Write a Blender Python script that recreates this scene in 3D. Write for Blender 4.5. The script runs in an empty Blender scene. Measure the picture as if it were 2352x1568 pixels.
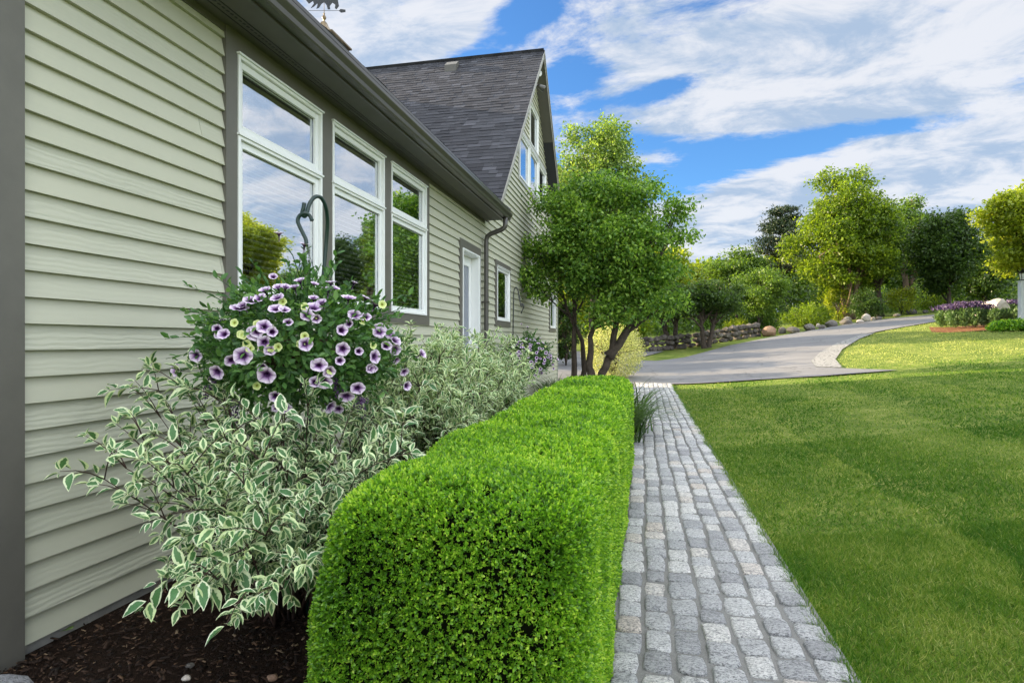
import bpy, bmesh, math, random
import numpy as np
from mathutils import Vector, Matrix
from mathutils.geometry import delaunay_2d_cdt

random.seed(7); RNG = np.random.default_rng(11)
R = math.radians
SC = bpy.context.scene
COL = SC.collection

# ------------------------------------------------------------------ camera
PSI = math.atan(304 / 1372)            # camera looks this far left of the path's direction (+Y)
CP, SP = math.cos(PSI), math.sin(PSI)
HC = 1.5
cam_d = bpy.data.cameras.new('camera'); cam = bpy.data.objects.new('camera', cam_d); COL.objects.link(cam)
cam.location = (0, 0, HC); cam.rotation_euler = (R(90), 0, PSI)
cam_d.sensor_width = 36; cam_d.lens = 1372 / 2352 * 36
cam_d.clip_start = 0.05; cam_d.clip_end = 2000
SC.camera = cam
SC.render.resolution_x = 1024; SC.render.resolution_y = 682

# ------------------------------------------------------------------ light and sky
SUN_DIR = Vector((1.0, -0.18, -math.tan(R(17)))).normalized()   # direction the light travels
sl = bpy.data.lights.new('sun', 'SUN'); sl.energy = 5.0; sl.angle = R(0.53); sl.color = (1.0, 0.80, 0.52)
so = bpy.data.objects.new('sun', sl); COL.objects.link(so)
so.rotation_euler = SUN_DIR.to_track_quat('-Z', 'Y').to_euler(); so.location = (-30, 0, 30)
SC.view_settings.view_transform = 'Standard'; SC.view_settings.look = 'None'
SC.view_settings.gamma = 1; SC.view_settings.exposure = 1.63
SC.view_settings.use_curve_mapping = False

def at(px, py, Z):      # a measured photo position at depth Z -> world
    X = (px - 1176) / 1372 * Z; h = (784 - py) / 1372 * Z
    return Vector((X * CP - Z * SP, X * SP + Z * CP, HC + h))
W = bpy.data.worlds.new('World'); SC.world = W; W.use_nodes = True
SKY_PATCHES = [(1180, 60, 140, 45, -35, -.12), (1290, 180, 90, 35, -20, -.10), (2290, 120, 190, 60, 25, -.14), (1480, 215, 130, 22, -12, -.09), (1440, 320, 110, 34, 5, -.12), (1930, 330, 260, 36, -6, -.13), (1800, 30, 120, 25, 0, -.05), (1640, 375, 90, 14, -15, -.04),
               (930, 80, 240, 70, 0, .07), (1620, 120, 330, 55, -22, .07), (2060, 130, 120, 60, 0, .08), (2060, 328, 55, 12, 0, .10), (1560, 275, 130, 26, -8, .06), (1800, 250, 260, 26, -8, .06), (1700, 440, 300, 36, -14, .06), (2200, 400, 260, 40, 0, .06), (2900, 300, 330, 330, 0, .16), (3400, -500, 800, 600, 0, .22)]
def world():
    nt = W.node_tree; N = nt.nodes; L = nt.links; N.clear()
    out = N.new('ShaderNodeOutputWorld'); bg = N.new('ShaderNodeBackground')
    sky = N.new('ShaderNodeTexSky'); sky.sky_type = 'NISHITA'; sky.sun_disc = False
    sky.sun_elevation = R(17); sky.sun_rotation = R(-80); sky.air_density = 1.0; sky.dust_density = 0.4; sky.ozone_density = 2.0
    bg.inputs[1].default_value = 0.057
    tc = N.new('ShaderNodeTexCoord'); sep = N.new('ShaderNodeSeparateXYZ'); L.new(tc.outputs['Generated'], sep.inputs[0])
    def M(op, a, b=None, c=None):
        n = N.new('ShaderNodeMath'); n.operation = op
        for i, v in enumerate((a, b, c)):
            if v is None: continue
            if isinstance(v, (int, float)): n.inputs[i].default_value = v
            else: L.new(v, n.inputs[i])
        return n.outputs[0]
    z = M('MAXIMUM', sep.outputs[2], 0.0); zz = M('ADD', z, 0.16)
    cb = N.new('ShaderNodeCombineXYZ'); L.new(M('DIVIDE', sep.outputs[0], zz), cb.inputs[0]); L.new(M('DIVIDE', sep.outputs[1], zz), cb.inputs[1])
    def noise(scale, detail, rough, dist, off, sc=(1, 1, 1), rot=0):
        mp = N.new('ShaderNodeMapping'); mp.inputs['Location'].default_value = off; mp.inputs['Scale'].default_value = sc
        mp.inputs['Rotation'].default_value = (0, 0, rot)
        L.new(cb.outputs[0], mp.inputs[0]); n = N.new('ShaderNodeTexNoise'); n.inputs['Scale'].default_value = scale
        n.inputs['Detail'].default_value = detail; n.inputs['Roughness'].default_value = rough; n.inputs['Distortion'].default_value = dist
        L.new(mp.outputs[0], n.inputs[0]); return n.outputs['Fac']
    def ramp(v, a, b):
        r = N.new('ShaderNodeMapRange'); r.interpolation_type = 'SMOOTHSTEP'
        r.inputs[1].default_value = a; r.inputs[2].default_value = b; L.new(v, r.inputs[0]); return r.outputs[0]
    big = noise(0.95, 12, 0.60, 0.25, (4.4, 1.3, 0), (1, 1.25, 1), 0.5)
    wisp = noise(3.2, 13, 0.66, 0.3, (1.0, 7.0, 2), (0.85, 1.5, 1), 0.45)
    dens = M('ADD', M('MULTIPLY', big, 0.58), M('MULTIPLY', wisp, 0.42))
    # the horizon is more veiled than the zenith
    dens = M('ADD', dens, M('MULTIPLY', M('POWER', M('SUBTRACT', 1.0, M('MINIMUM', z, 1.0)), 9.0), 0.16))
    # where this day's sky is open or clouded over: directions given as (x/y, z/y) in front, each a soft patch
    yy = M('MAXIMUM', sep.outputs[1], 0.02); U = M('DIVIDE', sep.outputs[0], yy); V = M('DIVIDE', z, yy)
    def uv(px, py):
        p = at(px, py, 1.0); return p.x / p.y, (p.z - HC) / p.y
    for (px, py, hl, hw, ang, amp) in SKY_PATCHES:
        u0, v0 = uv(px, py); k = 1 / 1372 * 1.12; ca, sa = math.cos(R(-ang)), math.sin(R(-ang))
        du = M('SUBTRACT', U, u0); dv = M('SUBTRACT', V, v0)
        a_ = M('DIVIDE', M('ADD', M('MULTIPLY', du, ca), M('MULTIPLY', dv, sa)), hl * k); b_ = M('DIVIDE', M('SUBTRACT', M('MULTIPLY', dv, ca), M('MULTIPLY', du, sa)), hw * k)
        q = M('ADD', M('MULTIPLY', a_, a_), M('MULTIPLY', b_, b_)); g_ = M('MULTIPLY', M('DIVIDE', amp, M('ADD', 1.0, M('MULTIPLY', q, q))), M('GREATER_THAN', sep.outputs[1], 0.03))
        dens = M('ADD', dens, g_)
    cover = ramp(dens, 0.455, 0.55)
    shade = ramp(noise(3.4, 10, 0.64, 0.4, (2.0, 3.1, 5), (0.9, 1.2, 1), 0.4), 0.38, 0.60)
    # sky out of view, behind and overhead, brightened to lift the shaded foreground
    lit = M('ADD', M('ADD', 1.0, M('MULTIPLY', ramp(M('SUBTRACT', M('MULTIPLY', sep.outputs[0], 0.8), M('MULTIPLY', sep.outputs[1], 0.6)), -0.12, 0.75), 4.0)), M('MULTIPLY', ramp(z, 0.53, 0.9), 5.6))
    cc = N.new('ShaderNodeMix'); cc.data_type = 'RGBA'; L.new(shade, cc.inputs[0])
    cc.inputs[6].default_value = (2.6, 3.3, 4.3, 1); cc.inputs[7].default_value = (5.0, 5.1, 5.35, 1)
    wm = N.new('ShaderNodeMix'); wm.data_type = 'RGBA'; wm.blend_type = 'MULTIPLY'; wm.inputs[7].default_value = (1.07, 1.0, 0.87, 1); L.new(cc.outputs[2], wm.inputs[6])
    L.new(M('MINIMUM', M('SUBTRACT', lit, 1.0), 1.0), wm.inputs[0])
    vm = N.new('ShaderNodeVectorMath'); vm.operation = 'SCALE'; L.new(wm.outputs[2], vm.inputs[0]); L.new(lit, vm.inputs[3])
    tint = N.new('ShaderNodeMix'); tint.data_type = 'RGBA'; tint.blend_type = 'MULTIPLY'; tint.inputs[0].default_value = 1
    L.new(sky.outputs[0], tint.inputs[6]); tint.inputs[7].default_value = (0.62, 1.05, 1.5, 1)
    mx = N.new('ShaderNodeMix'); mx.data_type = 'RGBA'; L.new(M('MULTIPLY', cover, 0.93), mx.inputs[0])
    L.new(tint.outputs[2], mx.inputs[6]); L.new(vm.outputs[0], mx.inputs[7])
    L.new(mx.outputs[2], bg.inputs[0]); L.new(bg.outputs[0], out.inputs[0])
world()

# ------------------------------------------------------------------ terrain and view helpers
def _sp(t, s): return s * np.logaddexp(0, t / s)
def terr(x, y):
    x = np.asarray(x, float); y = np.asarray(y, float)
    return 0.093 * (_sp(x - 1.3, .5)) - 0.06 * _sp(x - 24, 4) + 0.066 * _sp(y - 20.8, 1.2) - 0.05 * _sp(y - 60, 5)
def tz(x, y): return float(terr(x, y))
def gnd(px, py, zmax=120):      # where the line of sight meets the ground
    Z = 1.0
    while Z < zmax:
        p = at(px, py, Z)
        if p.z <= tz(p.x, p.y): break
        Z += 0.05
    p = at(px, py, Z); p.z = tz(p.x, p.y); return p
def depth(x, y): return -x * SP + y * CP

# ------------------------------------------------------------------ object helpers
def link(name, me, mat=None, parent=None):
    o = bpy.data.objects.new(name, me); COL.objects.link(o)
    if mat is not None:
        for m in (mat if isinstance(mat, (list, tuple)) else [mat]): me.materials.append(m)
    if parent is not None:
        o.parent = parent
        if parent.parent is None and parent.type == 'EMPTY' and not parent.get('raw'):
            o.matrix_parent_inverse = Matrix.Translation(-Vector(parent.location)) if parent.get('abs') else Matrix.Identity(4)
    return o
def tag(o, label=None, cat=None, group=None, kind=None):
    if label: o['label'] = label
    if cat: o['category'] = cat
    if group: o['group'] = group
    if kind: o['kind'] = kind
    return o
def thing(name, label, cat, loc=(0, 0, 0), group=None):
    o = bpy.data.objects.new(name, None); COL.objects.link(o); o.location = loc
    o.empty_display_size = 0.1
    return tag(o, label, cat, group)

def np_mesh(name, V, F, attrs=None, smooth=False):
    """V (n,3), F (m,k) or list of such arrays; attrs {name: per-vertex float}"""
    me = bpy.data.meshes.new(name)
    Fs = F if isinstance(F, list) else [F]
    loops = np.concatenate([f.reshape(-1) for f in Fs]).astype(np.int32)
    tot = np.concatenate([np.full(len(f), f.shape[1], np.int32) for f in Fs])
    start = np.concatenate([[0], np.cumsum(tot)[:-1]]).astype(np.int32)
    me.vertices.add(len(V)); me.vertices.foreach_set('co', np.ascontiguousarray(V, np.float32).reshape(-1))
    me.loops.add(len(loops)); me.loops.foreach_set('vertex_index', loops)
    me.polygons.add(len(tot)); me.polygons.foreach_set('loop_start', start)
    if smooth: me.polygons.foreach_set('use_smooth', np.ones(len(tot), bool))
    me.update(calc_edges=True)
    for k, a in (attrs or {}).items():
        at_ = me.attributes.new(k, 'FLOAT', 'POINT'); at_.data.foreach_set('value', np.ascontiguousarray(a, np.float32))
    return me

class MB:
    """collects boxes, prisms, tubes; builds ONE mesh"""
    def __init__(s): s.V = []; s.F = []; s.A = []; s.n = 0
    def add(s, V, F, a=0.0):
        s.V += [tuple(v) for v in V]; s.F += [tuple(i + s.n for i in f) for f in F]; s.A += [a] * len(V); s.n += len(V)
    def box(s, x0, x1, y0, y1, z0, z1, a=0.0):
        s.add([(x0, y0, z0), (x1, y0, z0), (x1, y1, z0), (x0, y1, z0), (x0, y0, z1), (x1, y0, z1), (x1, y1, z1), (x0, y1, z1)],
              [(0, 3, 2, 1), (4, 5, 6, 7), (0, 1, 5, 4), (1, 2, 6, 5), (2, 3, 7, 6), (3, 0, 4, 7)], a)
    def hexa(s, P, a=0.0):
        s.add(P, [(0, 3, 2, 1), (4, 5, 6, 7), (0, 1, 5, 4), (1, 2, 6, 5), (2, 3, 7, 6), (3, 0, 4, 7)], a)
    def tube(s, pts, rad, n=8, cap=True, a=0.0, flat=1.0):
        pts = [Vector(p) for p in pts]; m = len(pts)
        if not isinstance(rad, (list, tuple)): rad = [rad] * m
        V = []; up = Vector((0.13, 0.27, 1)).normalized(); prev = None
        for i, p in enumerate(pts):
            t = (pts[min(i + 1, m - 1)] - pts[max(i - 1, 0)]).normalized()
            if prev is None: u = t.cross(up); u = u.normalized() if u.length > 1e-3 else t.orthogonal().normalized()
            else: u = (prev - t * prev.dot(t)).normalized()
            prev = u; w = t.cross(u)
            for k in range(n):
                an = 2 * math.pi * k / n; V.append(p + (u * math.cos(an) + w * math.sin(an) * flat) * rad[i])
        F = []
        for i in range(m - 1):
            for k in range(n):
                F.append((i * n + k, i * n + (k + 1) % n, (i + 1) * n + (k + 1) % n, (i + 1) * n + k))
        if cap: F.append(tuple(range(n))[::-1]); F.append(tuple((m - 1) * n + k for k in range(n)))
        s.add(V, F, a)
    def lathe(s, prof, c=(0, 0, 0), n=20, a=0.0):
        V = []; m = len(prof)
        for r, z in prof:
            for k in range(n):
                an = 2 * math.pi * k / n; V.append((c[0] + r * math.cos(an), c[1] + r * math.sin(an), c[2] + z))
        F = [(i * n + k, i * n + (k + 1) % n, (i + 1) * n + (k + 1) % n, (i + 1) * n + k) for i in range(m - 1) for k in range(n)]
        s.add(V, F, a)
    def prism_y(s, prof, y0, y1, a=0.0):     # profile in (x,z), extruded along y
        n = len(prof); V = [(x, y0, z) for x, z in prof] + [(x, y1, z) for x, z in prof]
        F = [(i, (i + 1) % n, n + (i + 1) % n, n + i) for i in range(n)] + [tuple(range(n))[::-1], tuple(n + i for i in range(n))]
        s.add(V, F, a)
    def prism_x(s, prof, x0, x1, a=0.0):     # profile in (y,z), extruded along x
        n = len(prof); V = [(x0, y, z) for y, z in prof] + [(x1, y, z) for y, z in prof]
        F = [(i, (i + 1) % n, n + (i + 1) % n, n + i) for i in range(n)] + [tuple(range(n))[::-1], tuple(n + i for i in range(n))]
        s.add(V, F, a)
    def mesh(s, name, smooth=False):
        me = bpy.data.meshes.new(name); me.from_pydata(s.V, [], s.F); me.update()
        if smooth: me.polygons.foreach_set('use_smooth', np.ones(len(me.polygons), bool))
        t = me.attributes.new('rnd', 'FLOAT', 'POINT'); t.data.foreach_set('value', np.array(s.A, np.float32))
        bm = bmesh.new(); bm.from_mesh(me); bmesh.ops.recalc_face_normals(bm, faces=bm.faces); bm.to_mesh(me); bm.free()
        return me
    def build(s, name, mat, parent=None, smooth=False, bevel=0):
        o = link(name, s.mesh(name, smooth), mat, parent)
        if bevel:
            b = o.modifiers.new('bevel', 'BEVEL'); b.width = bevel; b.segments = 2; b.limit_method = 'ANGLE'
        return o

# ------------------------------------------------------------------ materials
class NT:
    def __init__(s, name):
        s.m = bpy.data.materials.new(name); s.m.use_nodes = True; s.t = s.m.node_tree; s.N = s.t.nodes; s.L = s.t.links
        s.b = s.N['Principled BSDF']; s.out = s.N['Material Output']
    def n(s, typ, **kw):
        x = s.N.new(typ)
        for k, v in kw.items(): setattr(x, k, v)
        return x
    def pos(s, scale=(1, 1, 1), rot=(0, 0, 0), loc=(0, 0, 0), obj=False):
        mp = s.n('ShaderNodeMapping'); mp.inputs['Scale'].default_value = scale; mp.inputs['Rotation'].default_value = rot; mp.inputs['Location'].default_value = loc
        if obj: s.L.new(s.n('ShaderNodeTexCoord').outputs['Object'], mp.inputs[0])
        else: s.L.new(s.n('ShaderNodeNewGeometry').outputs['Position'], mp.inputs[0])
        return mp.outputs[0]
    def noise(s, vec, scale, detail=5, rough=.55, dist=0):
        x = s.n('ShaderNodeTexNoise'); x.inputs['Scale'].default_value = scale; x.inputs['Detail'].default_value = detail
        x.inputs['Roughness'].default_value = rough; x.inputs['Distortion'].default_value = dist; s.L.new(vec, x.inputs[0]); return x.outputs['Fac']
    def attr(s, name):
        a = s.n('ShaderNodeAttribute'); a.attribute_name = name; return a.outputs['Fac']
    def math(s, op, a, b=0.0, c=0.0):
        x = s.n('ShaderNodeMath'); x.operation = op
        for i, v in enumerate((a, b, c)):
            if isinstance(v, (int, float)): x.inputs[i].default_value = v
            else: s.L.new(v, x.inputs[i])
        return x.outputs[0]
    def ramp(s, fac, stops, interp='LINEAR'):
        r = s.n('ShaderNodeValToRGB'); r.color_ramp.interpolation = interp; e = r.color_ramp.elements
        while len(e) < len(stops): e.new(0.5)
        for el, (p, c) in zip(e, stops):
            el.position = p; el.color = (c[0], c[1], c[2], 1) if not isinstance(c, (int, float)) else (c, c, c, 1)
        s.L.new(fac, r.inputs[0]); return r.outputs[0]
    def mix(s, fac, a, b, mode='MIX'):
        x = s.n('ShaderNodeMix'); x.data_type = 'RGBA'; x.blend_type = mode
        for i, v in ((0, fac), (6, a), (7, b)):
            if isinstance(v, (int, float)): x.inputs[i].default_value = v
            elif isinstance(v, tuple): x.inputs[i].default_value = (*v, 1)
            else: s.L.new(v, x.inputs[i])
        return x.outputs[2]
    def bump(s, h, strength=.5, dist=.01):
        x = s.n('ShaderNodeBump'); x.inputs['Strength'].default_value = strength; x.inputs['Distance'].default_value = dist
        s.L.new(h, x.inputs['Height']); s.L.new(x.outputs[0], s.b.inputs['Normal']); return x
    def base(s, c, rough=.6, spec=.5, metal=0):
        if isinstance(c, tuple): s.b.inputs['Base Color'].default_value = (*c, 1)
        else: s.L.new(c, s.b.inputs['Base Color'])
        if isinstance(rough, (int, float)): s.b.inputs['Roughness'].default_value = rough
        else: s.L.new(rough, s.b.inputs['Roughness'])
        s.b.inputs['Specular IOR Level'].default_value = spec; s.b.inputs['Metallic'].default_value = metal
        return s.m

def m_plain(name, c, rough=.5, metal=0, spec=.5, var=.12, vs=6, bump=0):
    t = NT(name); f = t.noise(t.pos(), vs, 6, .6)
    col = t.ramp(f, [(.3, tuple(v * (1 - var) for v in c)), (.7, tuple(v * (1 + var) for v in c))])
    if bump: t.bump(t.noise(t.pos(), vs * 12, 4, .6), bump, .004)
    return t.base(col, rough, spec, metal)

def m_leaf(name, stops, trans=.35, rough=.45, spec=.4, patch=0.0):
    t = NT(name); f = t.attr('rnd')
    if patch: f = t.math('ADD', f, t.math('MULTIPLY', t.math('SUBTRACT', t.noise(t.pos(), patch, 3), .5), .9))
    col = t.ramp(f, stops); t.base(col, rough, spec)
    tr = t.n('ShaderNodeBsdfTranslucent'); ms = t.n('ShaderNodeMixShader'); ms.inputs[0].default_value = trans
    tc = t.mix(.5, col, (1.0, 1.0, .25), 'MULTIPLY'); tc = t.mix(1.0, tc, (1.6, 1.6, 1.2), 'MULTIPLY')
    t.L.new(tc, tr.inputs[0]); t.L.new(t.b.outputs[0], ms.inputs[1]); t.L.new(tr.outputs[0], ms.inputs[2]); t.L.new(ms.outputs[0], t.out.inputs[0])
    return t.m

def m_variegated(name, green=(.045, .125, .04), cream=(.76, .78, .58), th=.52):
    t = NT(name); e = t.attr('edge'); r = t.attr('rnd')
    n = t.noise(t.pos(), 55, 4, .7); n2 = t.noise(t.pos(), 210, 2, .5)
    v = t.math('ADD', t.math('ADD', e, t.math('MULTIPLY', t.math('SUBTRACT', n, .5), .9)), t.math('MULTIPLY', t.math('SUBTRACT', r, .5), .35))
    f = t.ramp(v, [(th, 0.0), (th + .07, 1.0)])
    g = t.mix(n2, green, tuple(c * 1.9 for c in green)); g = t.mix(t.math('MULTIPLY', r, .5), g, (.16, .27, .10))
    cr = t.mix(r, cream, (cream[0] * .8, cream[1] * .92, cream[2] * .62))
    col = t.mix(f, g, cr); t.base(col, .45, .4)
    tr = t.n('ShaderNodeBsdfTranslucent'); ms = t.n('ShaderNodeMixShader'); ms.inputs[0].default_value = .28
    t.L.new(t.mix(.35, col, (1, 1, .3), 'MULTIPLY'), tr.inputs[0]); t.L.new(t.b.outputs[0], ms.inputs[1]); t.L.new(tr.outputs[0], ms.inputs[2]); t.L.new(ms.outputs[0], t.out.inputs[0])
    return t.m

MT = {}
def mats():
    # painted clapboard with telegraphed wood grain, stronger on some boards
    t = NT('siding_paint'); p = t.pos()
    rb = t.attr('rnd')
    gv = t.n('ShaderNodeCombineXYZ'); sx = t.n('ShaderNodeSeparateXYZ'); t.L.new(p, sx.inputs[0])
    t.L.new(t.math('ADD', sx.outputs[2], t.math('MULTIPLY', rb, 9.0)), gv.inputs[2]); t.L.new(sx.outputs[1], gv.inputs[1]); t.L.new(rb, gv.inputs[0])
    mp = t.n('ShaderNodeMapping'); mp.inputs['Scale'].default_value = (1, 2.2, 26); t.L.new(gv.outputs[0], mp.inputs[0])
    grain = t.noise(mp.outputs[0], 1.6, 5, .62, 1.6)
    mp2 = t.n('ShaderNodeMapping'); mp2.inputs['Scale'].default_value = (1, 5, 14); t.L.new(gv.outputs[0], mp2.inputs[0])
    wv = t.n('ShaderNodeTexWave'); wv.wave_type = 'BANDS'; wv.bands_direction = 'Z'; wv.inputs['Scale'].default_value = .8; wv.inputs['Distortion'].default_value = 7; wv.inputs['Detail'].default_value = 3; wv.inputs['Detail Scale'].default_value = .9
    t.L.new(mp2.outputs[0], wv.inputs[0])
    fine = t.noise(t.pos((60, 60, 220)), 1, 3)
    amt = t.ramp(rb, [(.0, .04), (.55, .10), (.72, .5), (1.0, 1.0)])
    h = t.math('ADD', t.math('MULTIPLY', t.math('ADD', grain, t.math('MULTIPLY', wv.outputs['Fac'], .8)), amt), t.math('MULTIPLY', fine, .12))
    t.bump(h, .55, .004)
    dirt = t.noise(t.pos((1, .6, 1.4)), 1.3, 6, .6)
    col = t.ramp(dirt, [(.3, (.43, .428, .330)), (.7, (.48, .473, .370))])
    col = t.mix(t.math('MULTIPLY', rb, .22), col, (.38, .40, .335))
    MT['siding'] = t.base(col, .55, .35)
    MT['trim'] = m_plain('trim_paint', (.115, .108, .092), .55, var=.08, bump=.08)
    MT['white'] = m_plain('white_frame', (.78, .79, .78), .35, var=.02)
    MT['gutter'] = m_plain('gutter_metal', (.062, .057, .052), .32, spec=.6, var=.1)
    MT['soffit'] = m_plain('soffit_paint', (.10, .094, .082), .6, var=.06)
    MT['concrete'] = m_plain('foundation_concrete', (.28, .27, .25), .85, var=.2, vs=9, bump=.4)
    MT['black'] = m_plain('black_metal', (.012, .013, .013), .45, var=.2)
    MT['copper'] = m_plain('aged_copper', (.17, .12, .06), .45, metal=.5, var=.3, vs=14)
    MT['zinc'] = m_plain('pale_cap_metal', (.36, .35, .33), .5, metal=.3)
    MT['bluedoor'] = m_plain('storm_door_glass', (.15, .17, .22), .25, spec=.6)
    t = NT('shingle'); r = t.attr('rnd'); gr = t.noise(t.pos(), 90, 3, .7); pt = t.noise(t.pos(), 1.2, 4)
    col = t.ramp(r, [(0, (.024, .025, .031)), (.35, (.040, .042, .050)), (.7, (.060, .062, .073)), (1, (.10, .102, .118))])
    col = t.mix(t.math('MULTIPLY', gr, .5), col, (.03, .03, .035)); col = t.mix(t.math('MULTIPLY', pt, .25), col, (.10, .095, .10))
    t.bump(gr, .5, .004); MT['shingle'] = t.base(col, .9, .2)
    # window glass
    t = NT('window_glass'); lw = t.n('ShaderNodeFresnel'); lw.inputs[0].default_value = 2.6
    gl = t.n('ShaderNodeBsdfGlossy'); gl.inputs['Roughness'].default_value = .004; gl.inputs[0].default_value = (.95, .97, 1, 1)
    wn = t.n('ShaderNodeBump'); wn.inputs['Strength'].default_value = .06; wn.inputs['Distance'].default_value = .01
    t.L.new(t.noise(t.pos(), 3, 2), wn.inputs['Height']); t.L.new(wn.outputs[0], gl.inputs['Normal'])
    tp = t.n('ShaderNodeBsdfTransparent'); tp.inputs[0].default_value = (.95, .97, .96, 1); ms = t.n('ShaderNodeMixShader')
    t.L.new(t.math('MINIMUM', t.math('MULTIPLY', lw.outputs[0], 2.8), .64), ms.inputs[0]); t.L.new(tp.outputs[0], ms.inputs[1]); t.L.new(gl.outputs[0], ms.inputs[2]); t.L.new(ms.outputs[0], t.out.inputs[0]); MT['glass'] = t.m
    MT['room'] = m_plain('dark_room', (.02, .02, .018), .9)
    MT['blind'] = m_plain('blind_slats', (.86, .85, .8), .6)
    # plants
    MT['box'] = m_leaf('boxwood_leaf', [(0, (.045, .13, .012)), (.45, (.135, .31, .022)), (.75, (.28, .49, .034)), (1, (.50, .66, .09))], .42, .33, .5, patch=2.2)
    MT['core'] = m_plain('hedge_core_dark', (.006, .008, .003), .95, spec=.05)
    MT['dog'] = m_variegated('variegated_leaf')
    MT['dog2'] = m_variegated('variegated_leaf_pale', (.07, .17, .05), (.80, .82, .60), .47)
    MT['gold'] = m_leaf('golden_variegated_leaf', [(0, (.16, .20, .06)), (.4, (.36, .40, .14)), (.75, (.62, .62, .30)), (1, (.75, .74, .45))], .35)
    MT['stem'] = m_plain('shrub_stem', (.045, .022, .015), .7)
    MT['bark'] = m_plain('tree_bark', (.060, .045, .033), .9, var=.45, vs=9, bump=.9)
    MT['barkl'] = m_plain('pale_bark', (.15, .10, .065), .9, var=.4, vs=5, bump=.8)
    MT['serv'] = m_leaf('near_tree_leaf', [(0, (.050, .125, .018)), (.5, (.13, .25, .034)), (1, (.30, .45, .07))], .38, .4, .4, patch=.8)
    MT['maple'] = m_leaf('maple_leaf', [(0, (.06, .11, .010)), (.5, (.13, .20, .016)), (1, (.25, .33, .03))], .5, patch=.25)
    MT['palem'] = m_leaf('pale_maple_leaf', [(0, (.07, .13, .03)), (.5, (.13, .21, .045)), (1, (.27, .36, .09))], .45, patch=.3)
    MT['yellow'] = m_leaf('yellow_maple_leaf', [(0, (.14, .19, .014)), (.5, (.26, .32, .025)), (1, (.40, .44, .05))], .5, patch=.25)
    MT['dark'] = m_leaf('dark_leaf', [(0, (.020, .045, .012)), (.5, (.045, .09, .018)), (1, (.09, .155, .028))], .4, patch=.3)
    MT['mid'] = m_leaf('mid_leaf', [(0, (.038, .078, .014)), (.5, (.085, .155, .022)), (1, (.16, .25, .035))], .45, patch=.3)
    MT['pine'] = m_leaf('pine_needles', [(0, (.014, .030, .014)), (1, (.045, .075, .028))], .1, patch=.4)
    MT['pet'] = m_leaf('petunia_leaf', [(0, (.035, .095, .025)), (.6, (.075, .18, .045)), (1, (.16, .29, .08))], .35, .4)
    MT['lily'] = m_leaf('strap_leaf', [(0, (.03, .065, .015)), (1, (.09, .17, .035))], .25)
    MT['sage'] = m_leaf('perennial_leaf', [(0, (.06, .12, .04)), (1, (.16, .26, .09))], .3)
    MT['purple'] = m_leaf('purple_spikes', [(0, (.05, .03, .10)), (1, (.14, .09, .21))], .2)
    MT['grass'] = m_leaf('grass_blade', [(0, (.035, .11, .010)), (.3, (.080, .175, .016)), (.65, (.185, .265, .042)), (1, (.42, .43, .16))], .35, .6, .2, patch=.9)
    # petunia flower: radial colour and dark veins that belong to the petals
    t = NT('petunia_petal'); rad = t.attr('rad'); ve = t.attr('vein')
    col = t.ramp(rad, [(0, (.010, .002, .018)), (.26, (.022, .004, .035)), (.44, (.26, .14, .31)), (.7, (.60, .47, .63)), (1, (.76, .66, .77))])
    vf = t.math('MULTIPLY', ve, t.ramp(rad, [(.2, 1.0), (.98, .35)])); col = t.mix(vf, col, (.06, .01, .09)); t.base(col, .55, .2)
    MT['petal'] = t.m
    t = NT('lime_petal'); rad = t.attr('rad'); col = t.ramp(rad, [(0, (.18, .16, .02)), (.4, (.42, .50, .14)), (1, (.66, .70, .34))]); MT['lime'] = t.base(col, .55, .2)
    MT['violet'] = m_plain('violet_buds', (.05, .012, .075), .6, var=.4, vs=80)
    # ground
    t = NT('lawn_soil'); p = t.pos(); a = t.noise(p, 2.2, 6, .65); b = t.noise(t.pos((1, 1, 1)), 14, 6, .7); 
    sx = t.n('ShaderNodeSeparateXYZ'); t.L.new(p, sx.inputs[0])
    w = t.math('SINE', t.math('ADD', t.math('MULTIPLY', sx.outputs[0], 2.99), 1.6))
    st = t.math('MULTIPLY', w, .03)
    f = t.math('ADD', t.math('ADD', t.math('MULTIPLY', a, .65), t.math('MULTIPLY', b, .35)), st)
    col = t.ramp(f, [(.30, (.06, .10, .015)), (.48, (.12, .165, .03)), (.60, (.19, .22, .05)), (.74, (.34, .33, .14))])
    t.bump(t.noise(p, 60, 4, .7), .9, .02); MT['lawn'] = t.base(col, .95, .1)
    t = NT('asphalt'); p = t.pos(); a = t.noise(t.pos((.35, 1.1, 1), (0, 0, .4)), .9, 6, .6); b = t.noise(p, 120, 3, .7)
    col = t.ramp(a, [(.3, (.15, .15, .16)), (.7, (.235, .23, .235))]); col = t.mix(t.math('MULTIPLY', b, .35), col, (.07, .07, .07)); v_ = t.n('ShaderNodeTexVoronoi'); v_.feature = 'DISTANCE_TO_EDGE'; v_.inputs['Scale'].default_value = .28; wv = t.n('ShaderNodeVectorMath'); wv.operation = 'ADD'; nn_ = t.n('ShaderNodeTexNoise'); nn_.inputs['Scale'].default_value = 1.2; t.L.new(p, nn_.inputs[0]); t.L.new(p, wv.inputs[0]); t.L.new(nn_.outputs['Color'], wv.inputs[1]); t.L.new(wv.outputs[0], v_.inputs[0]); col = t.mix(t.ramp(v_.outputs['Distance'], [(.002, .6), (.006, 0.0)]), col, (.05, .05, .05)); col = t.mix(t.ramp(t.noise(p, .25, 3), [(.5, 0.0), (.56, .22)]), col, (.10, .10, .105))
    t.bump(b, .4, .004); MT['asphalt'] = t.base(col, .85, .25)
    t = NT('joint_sand'); b = t.noise(t.pos(), 150, 4, .7); col = t.ramp(b, [(.3, (.12, .118, .112)), (.7, (.24, .235, .225))]); t.bump(b, .6, .004); MT['joint'] = t.base(col, .95, .1)
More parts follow.
